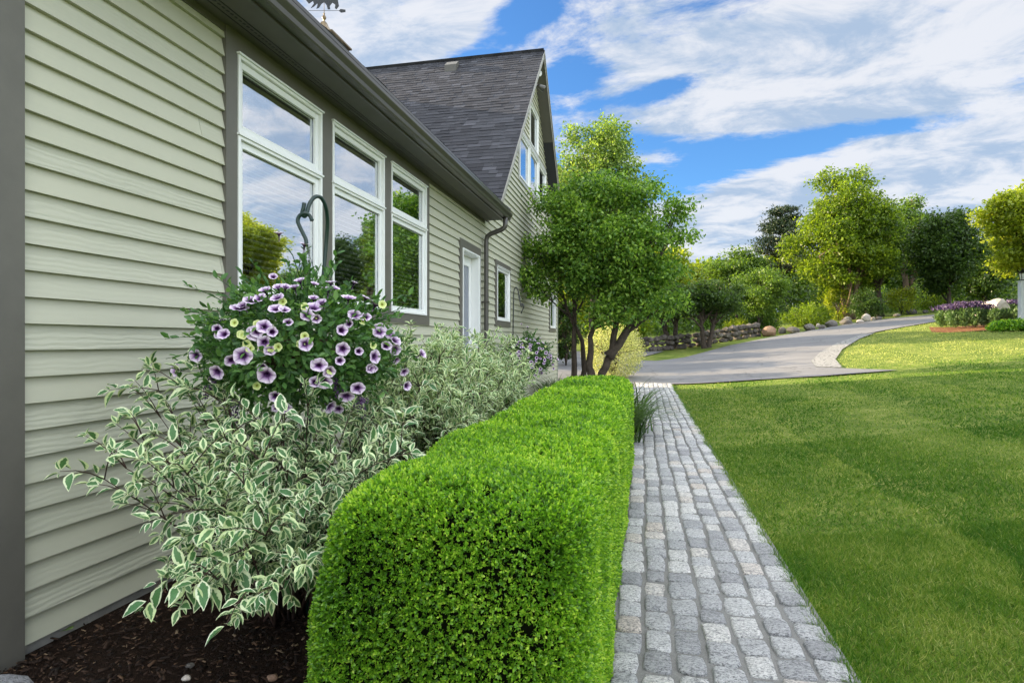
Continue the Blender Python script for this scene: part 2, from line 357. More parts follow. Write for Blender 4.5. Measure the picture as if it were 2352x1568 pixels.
    t = NT('granite'); r = t.attr('rnd'); p = t.pos()
    sp = t.noise(t.pos((.6, 1.3, 1)), 120, 5, .8, .5); ch = t.noise(t.pos((.7, 1.6, .4)), 26, 8, .75, .8); pit = t.noise(p, 16, 5, .6)
    col = t.ramp(r, [(0, (.38, .38, .39)), (.3, (.52, .52, .525)), (.6, (.64, .635, .63)), (.88, (.76, .74, .71)), (1, (.66, .58, .51))])
    col = t.mix(t.ramp(sp, [(.40, 1.0), (.53, 0.0)]), col, (.10, .10, .105)); col = t.mix(t.ramp(ch, [(.53, 0.0), (.66, .8)]), col, (.13, .13, .14))
    col = t.mix(t.ramp(pit, [(.60, 0.0), (.70, .5)]), col, (.55, .55, .54))
    t.bump(t.math('ADD', t.math('MULTIPLY', ch, 1.0), t.math('MULTIPLY', sp, .3)), 1.0, .02); MT['granite'] = t.base(col, .8, .25)
    t = NT('paver'); v = t.n('ShaderNodeTexVoronoi'); v.feature = 'DISTANCE_TO_EDGE'; v.inputs['Scale'].default_value = 4.5; t.L.new(t.pos(), v.inputs[0])
    col = t.ramp(v.outputs['Distance'], [(.02, (.10, .10, .10)), (.08, (.27, .265, .255))]); t.bump(v.outputs['Distance'], .5, .02); MT['paver'] = t.base(col, .85, .2)
    t = NT('mulch_soil'); a = t.noise(t.pos((1, 1, 1)), 40, 6, .75, 1.0); b = t.noise(t.pos(), 5, 3)
    col = t.ramp(a, [(.3, (.010, .006, .004)), (.6, (.034, .020, .013)), (.8, (.07, .042, .027))]); t.bump(a, 1.0, .03); MT['mulch'] = t.base(col, .95, .1)
    t = NT('bark_chip'); r = t.attr('rnd'); g = t.noise(t.pos(), 260, 3, .6)
    col = t.ramp(r, [(0, (.010, .007, .005)), (.5, (.032, .018, .012)), (.8, (.075, .042, .026)), (.93, (.14, .08, .045)), (1, (.33, .24, .15))])
    col = t.mix(t.math('MULTIPLY', g, .5), col, (.01, .007, .005)); MT['chip'] = t.base(col, .8, .2)
    t = NT('red_mulch'); a = t.noise(t.pos(), 12, 5, .7); col = t.ramp(a, [(.3, (.10, .04, .02)), (.7, (.26, .12, .06))]); MT['redmulch'] = t.base(col, .95, .1)
    t = NT('field_stone'); a = t.noise(t.pos(), 1.7, 6, .65); b = t.noise(t.pos(), 14, 5, .7); r = t.attr('rnd')
    col = t.ramp(a, [(.3, (.09, .08, .07)), (.5, (.17, .155, .14)), (.7, (.27, .25, .22))]); col = t.mix(t.math('MULTIPLY', b, .55), col, (.08, .075, .07))
    t.bump(b, .8, .05); MT['rock'] = t.base(col, .9, .2)
    t = NT('wall_stone_shaded'); a = t.noise(t.pos(), 2.4, 6, .65); col = t.ramp(a, [(.3, (.05, .043, .037)), (.5, (.10, .088, .078)), (.7, (.18, .16, .14))]); t.bump(a, .8, .06); MT['rock_shaded'] = t.base(col, .9, .2)  # field stone darkened in colour to carry the shade on the wall
    t = NT('brown_stone'); a = t.noise(t.pos(), 1.7, 6, .65); col = t.ramp(a, [(.3, (.20, .12, .08)), (.7, (.34, .22, .15))]); t.bump(a, .8, .08); MT['rockb'] = t.base(col, .9, .2)
    t = NT('pale_stone'); a = t.noise(t.pos(), 2.7, 6, .65); col = t.ramp(a, [(.3, (.38, .33, .28)), (.7, (.55, .49, .43))]); t.bump(a, .8, .06); MT['rockp'] = t.base(col, .9, .2)
    MT['green'] = m_plain('green_enamel', (.004, .024, .019), .34, spec=.5, var=.2, vs=30)
    MT['iron'] = m_plain('dark_iron_hook', (.02, .022, .022), .4, var=.2)
    MT['pot'] = m_plain('coir_liner', (.06, .035, .018), .95, var=.4, vs=40, bump=.5)
    MT['leafgreen'] = m_plain('fallen_leaf', (.16, .25, .06), .6)
    MT['postw'] = m_plain('post_paint', (.55, .57, .60), .5, var=.05)
    MT['lens'] = m_plain('lamp_lens', (.6, .6, .58), .2)
mats()

# ------------------------------------------------------------------ leaf clouds (numpy)
def norm(a): return a / np.maximum(np.linalg.norm(a, axis=1, keepdims=True), 1e-9)
def rsph(n): return norm(RNG.normal(size=(n, 3)))
T_DIAMOND = (np.array([[0, 0, 0], [.45, -.5, .06], [1, 0, 0], [.45, .5, .06]]), [np.array([[0, 1, 2, 3]])], None)
T_BOX = (np.array([[0, 0, 0], [.4, -.48, .10], [.8, -.34, .10], [1, 0, .0], [.8, .34, .10], [.4, .48, .10]]), [np.array([[0, 1, 2, 3], [0, 3, 4, 5]])], None)
def _leaf_full():
    out = [(0, 0), (.16, .27), (.36, .47), (.58, .45), (.80, .24), (1.0, 0)]
    mid = [(.0, 0), (.20, 0), (.40, 0), (.62, 0), (.84, 0)]
    V = []; E = []
    for x, w in out: V.append((x, w, .13 * w * 2 - .22 * x * x)); E.append(1)
    for x, w in out[1:-1]: V.append((x, -w, .13 * w * 2 - .22 * x * x)); E.append(1)
    for x, w in mid[1:]: V.append((x, 0, -.22 * x * x)); E.append(0)
    # left idx 0..5, right 6..9, mid 10..13
    q = [(0, 10, 1), (0, 6, 10), (5, 4, 13), (5, 13, 9)]
    Q = [(1, 10, 11, 2), (2, 11, 12, 3), (3, 12, 13, 4), (10, 6, 7, 11), (11, 7, 8, 12), (12, 8, 9, 13)]
    return np.array(V), [np.array(q), np.array(Q)], np.array(E, float)
T_FULL = _leaf_full()
def leaves(name, P, D, Nn, L, Wd, tpl=T_DIAMOND, rnd=None, smooth=True):
    """P base points, D leaf axis, Nn approx normal, L/Wd size arrays"""
    n = len(P); T, Fs, E = tpl; k = len(T)
    D = norm(D); S = norm(np.cross(Nn, D) + 1e-6); U = np.cross(D, S)
    L = np.broadcast_to(L, (n,)); Wd = np.broadcast_to(Wd, (n,))
    V = P[:, None, :] + D[:, None, :] * (T[None, :, 0:1] * L[:, None, None]) + S[:, None, :] * (T[None, :, 1:2] * Wd[:, None, None]) + U[:, None, :] * (T[None, :, 2:3] * L[:, None, None])
    F = [(f[None, :, :] + (np.arange(n) * k)[:, None, None]).reshape(-1, f.shape[1]) for f in Fs]
    if rnd is None: rnd = RNG.random(n)
    at_ = {'rnd': np.repeat(rnd, k)}
    if E is not None: at_['edge'] = np.tile(E, n)
    return np_mesh(name, V.reshape(-1, 3), F, at_, smooth)

def tubes_mesh(name, T, n=6):
    mb = MB()
    for pts, rad in T: mb.tube(pts, rad, n)
    return mb.mesh(name, True)

def bez(a, b, c, n):
    return [a * (1 - t) ** 2 + b * 2 * t * (1 - t) + c * t * t for t in [i / (n - 1) for i in range(n)]]

def tree(name, label, cat, base, stems, lobes, leafmat, barkmat, n_leaf, leaf, cl=0.35, per=26, group=None, droop=.25, branches=2, tpl=T_DIAMOND, trunk_r=.12, limb_n=6, jit=.8):
    """stems: list of stem polylines relative to base; lobes: (x,y,z,rx,ry,rz) relative to base"""
    t = thing(name, label, cat, base, group)
    T = []
    tops = []
    for st in stems:
        pts = [Vector(p) for p in st]; m = len(pts); fine = []
        for i in range(m - 1):
            for k in range(4):
                u = k / 4; p = pts[i].lerp(pts[i + 1], u)
                fine.append(p + Vector((random.uniform(-1, 1), random.uniform(-1, 1), 0)) * trunk_r * .16)
        fine.append(pts[-1]); rr = [trunk_r * (1 - .72 * i / (len(fine) - 1)) for i in range(len(fine))]; rr[0] *= 1.35
        T.append((fine, rr)); tops.append((fine, rr))
    for lb in lobes:
        c = Vector(lb[:3]); r = Vector(lb[3:])
        for b in range(branches):
            fine, rr = min(tops, key=lambda f: min((f[0][i] - c).length for i in range(len(f[0])))) if b == 0 else random.choice(tops)
            cand = [i for i in range(len(fine)) if fine[i].z < c.z - .1] or [len(fine) - 1]
            i = cand[max(0, len(cand) - 1 - random.randint(0, 3))]
            tgt = c + Vector((random.uniform(-.5, .5) * r.x, random.uniform(-.5, .5) * r.y, random.uniform(-.3, .5) * r.z))
            a = fine[i]; mid = a.lerp(tgt, .5) + Vector((0, 0, -.1 * (tgt - a).length)) + Vector((random.uniform(-1, 1), random.uniform(-1, 1), 0)) * .1 * (tgt - a).length
            pts = bez(a, mid, tgt, limb_n); r0 = rr[i] * .6
            T.append((pts, [r0 * (1 - .8 * k / (limb_n - 1)) for k in range(limb_n)]))
            for _ in range(3):
                k = random.randint(2, limb_n - 1); q = pts[k] + Vector((random.gauss(0, .5) * r.x, random.gauss(0, .5) * r.y, random.gauss(.1, .4) * r.z))
                T.append((bez(pts[k], pts[k].lerp(q, .5) + Vector((0, 0, .05)), q, 4), [r0 * .35, r0 * .25, r0 * .16, r0 * .06]))
    link('trunk', tubes_mesh(name + '_trunk', T, 7), barkmat, t)
    vol = np.array([l[3] * l[4] * l[5] for l in lobes]) ** .67; vol = vol / vol.sum()
    P = []; C = []
    for lb, v in zip(lobes, vol):
        nn = int(n_leaf * v); nc = max(4, int(nn / per)); c = np.array(lb[:3]); r = np.array(lb[3:])
        d = rsph(nc); rad = RNG.random((nc, 1)) ** .35; cc = c + d * rad * r * (1 + .18 * RNG.normal(size=(nc, 1)))
        idx = RNG.integers(0, nc, nn); P.append(cc[idx] + RNG.normal(size=(nn, 3)) * cl * np.array([1, 1, .55]) * .5); C.append(d[idx])
    P = np.concatenate(P); C = np.concatenate(C); n = len(P)
    D = norm(RNG.normal(size=(n, 3)) * jit + C * .5 + np.array([0, 0, -droop])); Nn = norm(RNG.normal(size=(n, 3)) * .7 + np.array([0, 0, 1.0]))
    Ls = leaf * (.7 + .6 * RNG.random(n))
    link('crown', leaves(name + '_crown', P, D, Nn, Ls, Ls * .62, tpl), leafmat, t)
    return t

# ------------------------------------------------------------------ ground sheets
def sheet(name, poly, mat, dz, step=.6, kind='structure', label=None):
    """a draped sheet over the terrain inside the polygon (world xy)"""
    poly = [Vector((p[0], p[1])) for p in poly]
    dense = []
    for i in range(len(poly)):
        a, b = poly[i], poly[(i + 1) % len(poly)]; n = max(1, int((b - a).length / step))
        dense += [a.lerp(b, k / n) for k in range(n)]
    n0 = len(dense)
    xs = [p.x for p in dense]; ys = [p.y for p in dense]
    def inside(x, y):
        c = False; j = n0 - 1
        for i in range(n0):
            xi, yi, xj, yj = dense[i].x, dense[i].y, dense[j].x, dense[j].y
            if (yi > y) != (yj > y) and x < (xj - xi) * (y - yi) / (yj - yi) + xi: c = not c
            j = i
        return c
    pts = list(dense); x = min(xs)
    while x < max(xs):
        y = min(ys)
        while y < max(ys):
            if inside(x, y): pts.append(Vector((x + random.uniform(-.05, .05) * step, y + random.uniform(-.05, .05) * step)))
            y += step
        x += step
    vo, eo, fo, *_ = delaunay_2d_cdt(pts, [(i, (i + 1) % n0) for i in range(n0)], [], 1, 1e-5)
    me = bpy.data.meshes.new(name)
    me.from_pydata([(v.x, v.y, tz(v.x, v.y) + dz) for v in vo], [], [f for f in fo]); me.update()
    bm = bmesh.new(); bm.from_mesh(me)
    for f in bm.faces:
        f.smooth = True
        if f.normal.z < 0: f.normal_flip()
    bm.to_mesh(me); bm.free()
    o = link(name, me, mat); o['kind'] = kind
    return o

def ground():
    # one terrain sheet to the horizon, finer near the camera
    def axis(lo, hi, f0, f1, s):
        a = [f0]; 
        while a[-1] < f1: a.append(a[-1] + s)
        k = s; 
        while a[-1] < hi: k *= 1.25; a.append(a[-1] + k)
        k = s; b = [f0]
        while b[-1] > lo: k *= 1.25; b.append(b[-1] - k)
        return np.array(b[:0:-1] + a)
    X = axis(-400, 400, -4, 26, .45); Y = axis(-60, 700, -1, 50, .45)
    gx, gy = np.meshgrid(X, Y, indexing='ij'); gz = terr(gx, gy)
    gz = gz + .012 * np.sin(gx * 1.9 + np.sin(gy * .8)) * np.clip((gx - 1.2) / 2, 0, 1) * np.clip((60 - gy) / 20, 0, 1) 
    gz -= .03
    V = np.stack([gx, gy, gz], -1).reshape(-1, 3); nx, ny = len(X), len(Y)
    i = np.arange(nx - 1)[:, None] * ny + np.arange(ny - 1)[None, :]
    F = np.stack([i, i + ny, i + ny + 1, i + 1], -1).reshape(-1, 4)
    o = link('lawn', np_mesh('lawn', V, F, None, True), MT['lawn']); o['kind'] = 'structure'
ground()
EDGE_Y = 20.75
def g2(l): return [gnd(*p) for p in l]
ROAD_FAR = g2([(1505, 829), (1572, 821), (1673, 794), (1767, 775), (1861, 759), (1962, 742), (2040, 732), (2158, 721)])
ROAD_IN = g2([(2158, 737), (2040, 757), (1978, 769), (1923, 788), (1884, 810), (1863, 829), (1874, 843)])
APRON_OUT = g2([(1935, 845), (1919, 826), (1935, 802), (1975, 778), (2010, 765)])
NEAR = [gnd(1572, 880), gnd(1728, 873), gnd(1884, 864), gnd(2064, 850)]
def roads():
    e = ROAD_FAR[-1]; far2 = e + (e - ROAD_FAR[-2]).normalized() * 30; i0 = ROAD_IN[0]; in2 = i0 + (i0 - ROAD_IN[1]).normalized() * 26
    near = [(-30, EDGE_Y), (NEAR[0].x, EDGE_Y - .05)] + [(p.x, p.y) for p in NEAR[1:]]
    left = [(ROAD_FAR[0].x - 1.2, ROAD_FAR[0].y + .4), (ROAD_FAR[0].x + .6, ROAD_FAR[0].y + 5.5), (ROAD_FAR[0].x - 9, ROAD_FAR[0].y + 5.5), (-30, 36)]
    poly = near + [(p.x, p.y) for p in ROAD_IN[::-1]] + [(in2.x, in2.y), (far2.x, far2.y)] + [(p.x, p.y) for p in ROAD_FAR[::-1]] + left
    sheet('driveway', poly, MT['asphalt'], .012, .7)
    A = ROAD_IN[3:] ; ap = [(p.x, p.y) for p in ROAD_IN[2:]] + [(p.x, p.y) for p in APRON_OUT]
    sheet('paved_apron', ap, MT['paver'], .02, .5)
roads()
PX0, PX1 = -.30, .895
sheet('path', [(PX0 - .05, .3), (PX1 + .02, .3), (PX1 + .02, EDGE_Y), (PX0 - .05, EDGE_Y)], MT['joint'], .013, .4)
def cobbles():
    n = 14; V = []; F4 = []; FT = []; A = []
    th = np.linspace(0, 2 * np.pi, n, endpoint=False)
    ncol = 8; w = (PX1 - PX0) / ncol; k = 0
    ph = RNG.random((ncol + 1, 4)) * 6.28
    def wob(c, y): return .008 * math.sin(y * 1.15 + ph[0][0] + c * .12) + .006 * math.sin(y * 2.7 + ph[c][1]) + .006 * math.sin(y * 5.9 + ph[c][2])
    for c in range(ncol):
        y = .5 + RNG.random() * .2
        while y < EDGE_Y - .05:
            L = RNG.uniform(.165, .255)
            if y > 12: L *= 1.15
            gap = RNG.uniform(.013, .022); ym = y + L / 2
            x0 = PX0 + c * w + wob(c, ym); x1 = PX0 + (c + 1) * w + wob(c + 1, ym)
            hx = (x1 - x0) / 2 - RNG.uniform(.0055, .0115); hy = L / 2 - gap / 2; cx = (x0 + x1) / 2; cy = ym
            e = RNG.uniform(.26, .46)
            ux = np.sign(np.cos(th)) * np.abs(np.cos(th)) ** e * hx; uy = np.sign(np.sin(th)) * np.abs(np.sin(th)) ** e * hy
            j = 1 + RNG.normal(size=n) * .045; ux = ux * j; uy = uy * j; sk = RNG.normal() * .05; uy = uy + ux * sk
            top = .026 + RNG.normal() * .0035; tilt = RNG.normal(size=2) * .025
            for s, z in ((1.0, -.02), (1.0, top * .55), (.955, top * .88), (.86, top), (.55, top + .003)):
                jz = RNG.normal(size=n) * .0016
                for q in range(n):
                    xx = cx + ux[q] * s; yy = cy + uy[q] * s
                    V.append((xx, yy, z + (jz[q] if s < .96 else 0) + tilt[0] * ux[q] + tilt[1] * uy[q]))
            V.append((cx, cy, top + .004))
            b = k
            for r in range(4):
                for q in range(n): F4.append((b + r * n + q, b + r * n + (q + 1) % n, b + (r + 1) * n + (q + 1) % n, b + (r + 1) * n + q))
            for q in range(n): FT.append((b + 4 * n + q, b + 4 * n + (q + 1) % n, b + 5 * n))
            rv = RNG.random(); A += [rv] * (5 * n + 1); k += 5 * n + 1
            y += L
    V = np.array(V); V[:, 2] += terr(V[:, 0], V[:, 1])
    o = link('path_cobbles', np_mesh('path_cobbles', V, [np.array(F4), np.array(FT)], {'rnd': np.array(A)}, True), MT['granite']); o['kind'] = 'structure'
cobbles()
sheet('mulch_bed', [(-4.5, -1), (PX0 - .02, -1), (PX0 - .02, EDGE_Y - .3), (-4.2, EDGE_Y - .3)], MT['mulch'], .002, .35)
def chips():
    n = 26000; x = RNG.uniform(-2.86, -.35, n); y = .9 + (RNG.random(n) ** 1.3) * 5
    x2 = RNG.uniform(-2.86, -.4, 5000); y2 = RNG.uniform(5, 19, 5000); x = np.concatenate([x, x2]); y = np.concatenate([y, y2]); n = len(x)
    L = np.exp(RNG.normal(-4.15, .5, n)); L = np.clip(L, .005, .055); Wd = np.clip(L * RNG.uniform(.14, .5, n), .0025, .014)
    an = RNG.random(n) * 6.28; D = np.stack([np.cos(an), np.sin(an), RNG.normal(size=n) * .22], 1)
    P = np.stack([x, y, .004 + RNG.random(n) * .014 + terr(x, y)], 1)
    Nn = norm(np.array([0, 0, 1.0]) + RNG.normal(size=(n, 3)) * .35)
    T = (np.array([[0, -.5, 0], [1, -.42, 0], [1, .42, 0], [0, .5, 0], [0, -.5, .12], [1, -.35, .10], [.96, .4, .11], [0.03, .42, .12]]), [np.array([[4, 5, 6, 7], [0, 1, 5, 4], [1, 2, 6, 5], [2, 3, 7, 6], [3, 0, 4, 7]])], None)
    r = np.clip(RNG.random(n) ** 1.25, 0, 1)
    o = link('bark_mulch', leaves('bark_mulch', P, D, Nn, L, Wd, T, r, False), MT['chip'])
    tag(o, 'dark brown shredded bark mulch strewn over the bed by the house wall', kind='stuff')
chips()

# lawn blades
def in_poly(x, y, poly):
    c = np.zeros(len(x), bool); n = len(poly); j = n - 1
    for i in range(n):
        xi, yi = poly[i][0], poly[i][1]; xj, yj = poly[j][0], poly[j][1]
        m = ((yi > y) != (yj > y)) & (x < (xj - xi) * (y - yi) / (yj - yi + 1e-12) + xi); c ^= m; j = i
    return c
ISLAND = [(p.x, p.y) for p in APRON_OUT] + [(p.x, p.y) for p in ROAD_IN[1::-1]] + [(ROAD_IN[0].x + 26, ROAD_IN[0].y + 12), (40, 22), (NEAR[3].x + .2, NEAR[3].y + .6)]
def grass():
    # near lawn between path, driveway and the right edge of view
    front = [(PX1, 1.0), (PX1 + .015, EDGE_Y - .2), (NEAR[0].x, EDGE_Y - .12)] + [(p.x, p.y - .08) for p in NEAR[1:]] + [(26, 29), (26, 12), (14, 8), (8, 1.0)]
    Ps = []; Ls = []; Ws = []
    def scatter(n, rx, ry, poly, h, w, near=None):
        x = RNG.uniform(*rx, n); y = RNG.uniform(*ry, n); k = in_poly(x, y, poly); Z = -x * SP + y * CP; X = x * CP + y * SP
        k &= (Z > 1.2) & (X / np.maximum(Z, .1) < .93)
        if near: k &= (Z >= near[0]) & (Z < near[1])
        x = x[k]; y = y[k]; Ps.append(np.stack([x, y, terr(x, y) - .03], 1)); Ls.append(h * .68 * RNG.uniform(.5, 1.35, len(x))); Ws.append(np.full(len(x), w))
    scatter(330000, (.88, 6), (1.0, 6), front, .062, .0042, (1.2, 4.6))
    scatter(200000, (.88, 10), (3, 11), front, .062, .007, (4.6, 8.5))
    scatter(120000, (.88, 16), (6, 20.7), front, .062, .013, (8.5, 17))
    scatter(60000, (.88, 26), (10, 26), front, .062, .024, (17, 30))
    scatter(60000, (5, 40), (20, 46), ISLAND, .06, .035)
    # ragged fringe along the path edge
    n = 16000; y = 1.2 + RNG.random(n) ** 1.6 * 19; x = PX1 + np.abs(RNG.normal(0, .022, n)) - .02 + .015 * np.sin(y * 3.1) * np.sin(y * 7.7)
    Ps.append(np.stack([x, y, terr(x, y) - .02], 1)); Ls.append(RNG.uniform(.05, .095, n)); Ws.append(np.full(n, .0045))
    nf = len(x)
    P = np.concatenate(Ps); L = np.concatenate(Ls); Wd = np.concatenate(Ws); n = len(P)
    D = norm(np.array([0, 0, 1.0]) + RNG.normal(size=(n, 3)) * np.array([.75, .75, .2])); D[-nf:, 0] -= .45; D = norm(D)
    Nn = rsph(n); Nn[:, 2] *= .2
    T = (np.array([[0, -.5, 0], [.55, -.38, .10], [1, 0, .30], [.55, .38, .10], [0, .5, 0]]), [np.array([[0, 1, 3, 4]]), np.array([[1, 2, 3]])], None)
    x_, y_ = P[:, 0], P[:, 1]
    wx = x_ - .035 * (y_ - 4) + .09 * np.sin(y_ * .7 + 1) + .05 * np.sin(y_ * 2.3) + .05 * np.sin(y_ * 5.1 + x_ * 3)
    sw = np.mod(wx - 2.15, 2.1) / 2.1
    dk = np.clip(1 - sw * 1.5, 0, 1) ** 1.2 * (wx > .9); pale = np.exp(-((sw - .96) / .06) ** 2)
    dk = np.where(wx < 2.15, dk * .35, dk)
    blot = np.zeros(n)
    for k_ in range(9):
        a_ = k_ * 2.4; f_ = 2.0 * 1.45 ** k_; blot += np.sin(x_ * f_ * math.cos(a_) + y_ * f_ * .7 * math.sin(a_) + k_ * 1.7 + 1.3 * np.sin(x_ * f_ * .5 - y_ * f_ * .4 + k_)) / (1.10 ** k_)
    blot = blot / 3.2
    r = np.clip((.36 - .26 * dk + .13 * pale) + .13 * blot + RNG.normal(0, .20, n), 0, 1)
    
    r = np.where(RNG.random(n) < .02, .9, r); isl_sunlit = (y_ > 22) & (x_ > 5); r = np.where(isl_sunlit, np.clip(.92 + .12 * blot + RNG.normal(0, .08, n), 0, 1), r)  # island blades dry, and paled further to stand in for stronger sunlight
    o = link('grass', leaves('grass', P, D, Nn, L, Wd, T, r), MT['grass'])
    tag(o, 'mown green grass of the lawn beside the cobbled path', kind='stuff')
grass()

# ------------------------------------------------------------------ the house
WX = -2.88; HZ = HC
YC, YA, YB = 15.5, 10.95, 19.95            # gable centre and its two corners
NEAR_Y0 = 2.10
SOF = HZ + 2.215
RIDGE_Z = HZ + 7.63; PITCH = 1.04; OVER = .30
def far_roof_z(y): return RIDGE_Z - PITCH * abs(y - YC)
WIN3 = [(3.76, 4.90), (5.09, 6.23), (6.42, 7.56)]
house = thing('house', 'sage green clapboard house with grey shingle roofs and white windows', 'house', (WX, 8, 0)); house['abs'] = 1

# openings (y0,y1,z0,z1)
OPEN = [(a, b, HZ + .344, HZ + 2.06) for a, b in WIN3]
OPEN += [(9.20, 10.20, HZ - .58, HZ + 1.50), (11.51, 12.63, HZ + .42, HZ + 1.50), (18.36, 19.48, HZ + .42, HZ + 1.50)]
GW = [(13.72, 14.92, HZ + 3.87, HZ + 4.95), (15.02, 16.22, HZ + 3.87, HZ + 4.95), (16.32, 17.52, HZ + 3.87, HZ + 4.95)]
GT = (15.02, 16.22, HZ + 5.10, HZ + 6.15)
OPEN += GW + [GT]
def siding():
    mb = MB(); EX = .127; z = .062; rows = []
    while z < RIDGE_Z - .3:
        rows.append((z, z + EX)); z += EX
    for (z0, z1) in rows:
        ends = [(NEAR_Y0 + .1, YB, 0)] if z1 < SOF + .05 else None
        if z1 >= SOF + .05:
            a0 = YC - (RIDGE_Z - .12 - z0) / PITCH; a1 = YC - (RIDGE_Z - .12 - z1) / PITCH
            lo0, lo1 = max(a0, YA), max(a1, YA); hi0, hi1 = min(2 * YC - a0, YB), min(2 * YC - a1, YB)
        else: lo0 = lo1 = NEAR_Y0 + .1; hi0 = hi1 = YB
        cuts = {max(lo0, lo1), min(hi0, hi1)}
        for (y0, y1, q0, q1) in OPEN:
            if q0 < z1 and q1 > z0: cuts |= {y0, y1}
        # butt joints between board lengths
        yj = lo0 + random.uniform(1.2, 4.8); joints = []
        while yj < hi0: joints.append(yj); yj += random.uniform(3.2, 4.9)
        cuts |= set(joints)
        cs = sorted(c for c in cuts if max(lo0, lo1) <= c <= min(hi0, hi1)); rb = random.random()
        for i in range(len(cs) - 1):
            ya, yb = cs[i], cs[i + 1]
            if yb - ya < .004: continue
            if ya in joints: rb = random.random(); ya += .003
            zs = [(z0, z1)]
            ym = (ya + yb) / 2
            for (y0, y1, q0, q1) in OPEN:
                if y0 < ym < y1:
                    nz = []
                    for (p, q) in zs:
                        if q1 <= p or q0 >= q: nz.append((p, q)); continue
                        if q0 > p: nz.append((p, q0))
                        if q1 < q: nz.append((q1, q))
                    zs = nz
            for (p, q) in zs:
                if q - p < .003: continue
                def xo(zz): return WX + .0205 - .028 * (zz - z0) / EX
                la0, la1, lb0, lb1 = ya, ya, yb, yb
                if i == 0: la0, la1 = lo0, lo1
                if i == len(cs) - 2: lb0, lb1 = hi0, hi1
                mb.hexa([(WX - .02, la0, p), (xo(p), la0, p), (xo(p), lb0, p), (WX - .02, lb0, p), (WX - .02, la1, q), (xo(q), la1, q), (xo(q), lb1, q), (WX - .02, lb1, q)], rb)
    mb.build('siding', MT['siding'], house)
siding()
def shell():
    mb = MB()   # dark backing behind the boards, the other three sides, kept clear of the openings
    X1 = -11.2
    mb.box(WX - .55, WX - .5, NEAR_Y0, YB, .0, SOF - .02)        # dark plane standing in for unlit rooms behind the windows
    mb.build('dark_room_backing', MT['room'], house)
    w = MB()
    w.box(X1, WX - .03, NEAR_Y0 - .02, NEAR_Y0 + .03, .0, SOF); w.box(X1, WX - .03, YB - .03, YB, .0, SOF + .35); w.box(X1 - .03, X1, NEAR_Y0, YB, 0, SOF)
    w.box(X1, WX - .5, YA - .02, YA + .02, SOF, SOF + .3)
    w.build('wall', MT['siding'], house)
    g = MB(); g.prism_x([(YA + .1, SOF + .25), (YB - .1, SOF + .25), (YC, RIDGE_Z - .35)], WX - .56, WX - .52); g.build('dark_gable_backing', MT['room'], house)  # dark plane for the unlit space behind the gable windows
    f = MB(); f.box(X1, WX - .012, NEAR_Y0 + .02, YB - .01, -.3, .066)
    for y in (2.62, 4.0, 5.4): f.box(WX - .012, WX - .009, y, y + .012, 0, .06)
    f.build('foundation', MT['concrete'], house)
    c = MB(); c.box(WX - .06, WX + .040, NEAR_Y0 - .03, 2.244, -.01, SOF); c.build('corner_board', MT['trim'], house)
    c = MB(); c.box(WX - .05, WX + .030, YB - .01, YB + .09, .02, far_roof_z(YB) - .1); c.build('corner_board', m_sage, house)
m_sage = m_plain('sage_corner', (.33, .35, .28), .55, var=.05)
shell()
def trims():
    t = MB(); a, b = 3.64, 7.68; z0 = HZ + .222; z1 = SOF; e = WX + .030
    xs = [a] + [v for w in WIN3 for v in w] + [b]
    for i in range(0, len(xs), 2): t.box(WX - .01, e, xs[i], xs[i + 1], z0, z1)
    for (y0, y1) in WIN3: t.box(WX - .01, e, y0, y1, z0, HZ + .344); t.box(WX - .01, e, y0, y1, HZ + 2.06, z1)
    t.build('window_surround', MT['trim'], house)
    def ring(y0, y1, q0, q1, w, top=.12, name='window_trim', bot=True):
        m = MB(); m.box(WX - .01, WX + .028, y0 - w, y0, q0 - (w if bot else 0), q1 + top); m.box(WX - .01, WX + .028, y1, y1 + w, q0 - (w if bot else 0), q1 + top)
        m.box(WX - .01, WX + .0285, y0, y1, q1, q1 + top)
        if bot: m.box(WX - .01, WX + .0285, y0, y1, q0 - w, q0)
        m.build(name, MT['trim'], house)
    ring(9.20, 10.20, HZ - .58, HZ + 1.50, .115, .15, 'door_trim', False)
    ring(11.51, 12.63, HZ + .42, HZ + 1.50, .115); ring(18.36, 19.48, HZ + .42, HZ + 1.50, .115)
    m = MB(); z0, z1 = GW[0][2], GW[0][3]; y0, y1 = GW[0][0], GW[2][1]; sg = WX + .028
    m.box(WX - .01, sg, y0 - .1, y1 + .1, z0 - .09, z0); m.box(WX - .01, sg, y0 - .1, y0, z0, z1 + .1); m.box(WX - .01, sg, y1, y1 + .1, z0, z1 + .1)
    m.box(WX - .01, sg, GW[0][1], GW[1][0], z0, z1); m.box(WX - .01, sg, GW[1][1], GW[2][0], z0, z1); m.box(WX - .01, sg, y0, y1, z1, GT[2])
    m.build('gable_window_trim', m_gray, house)
m_gray = m_plain('gable_trim', (.36, .36, .34), .5, var=.04)
trims()
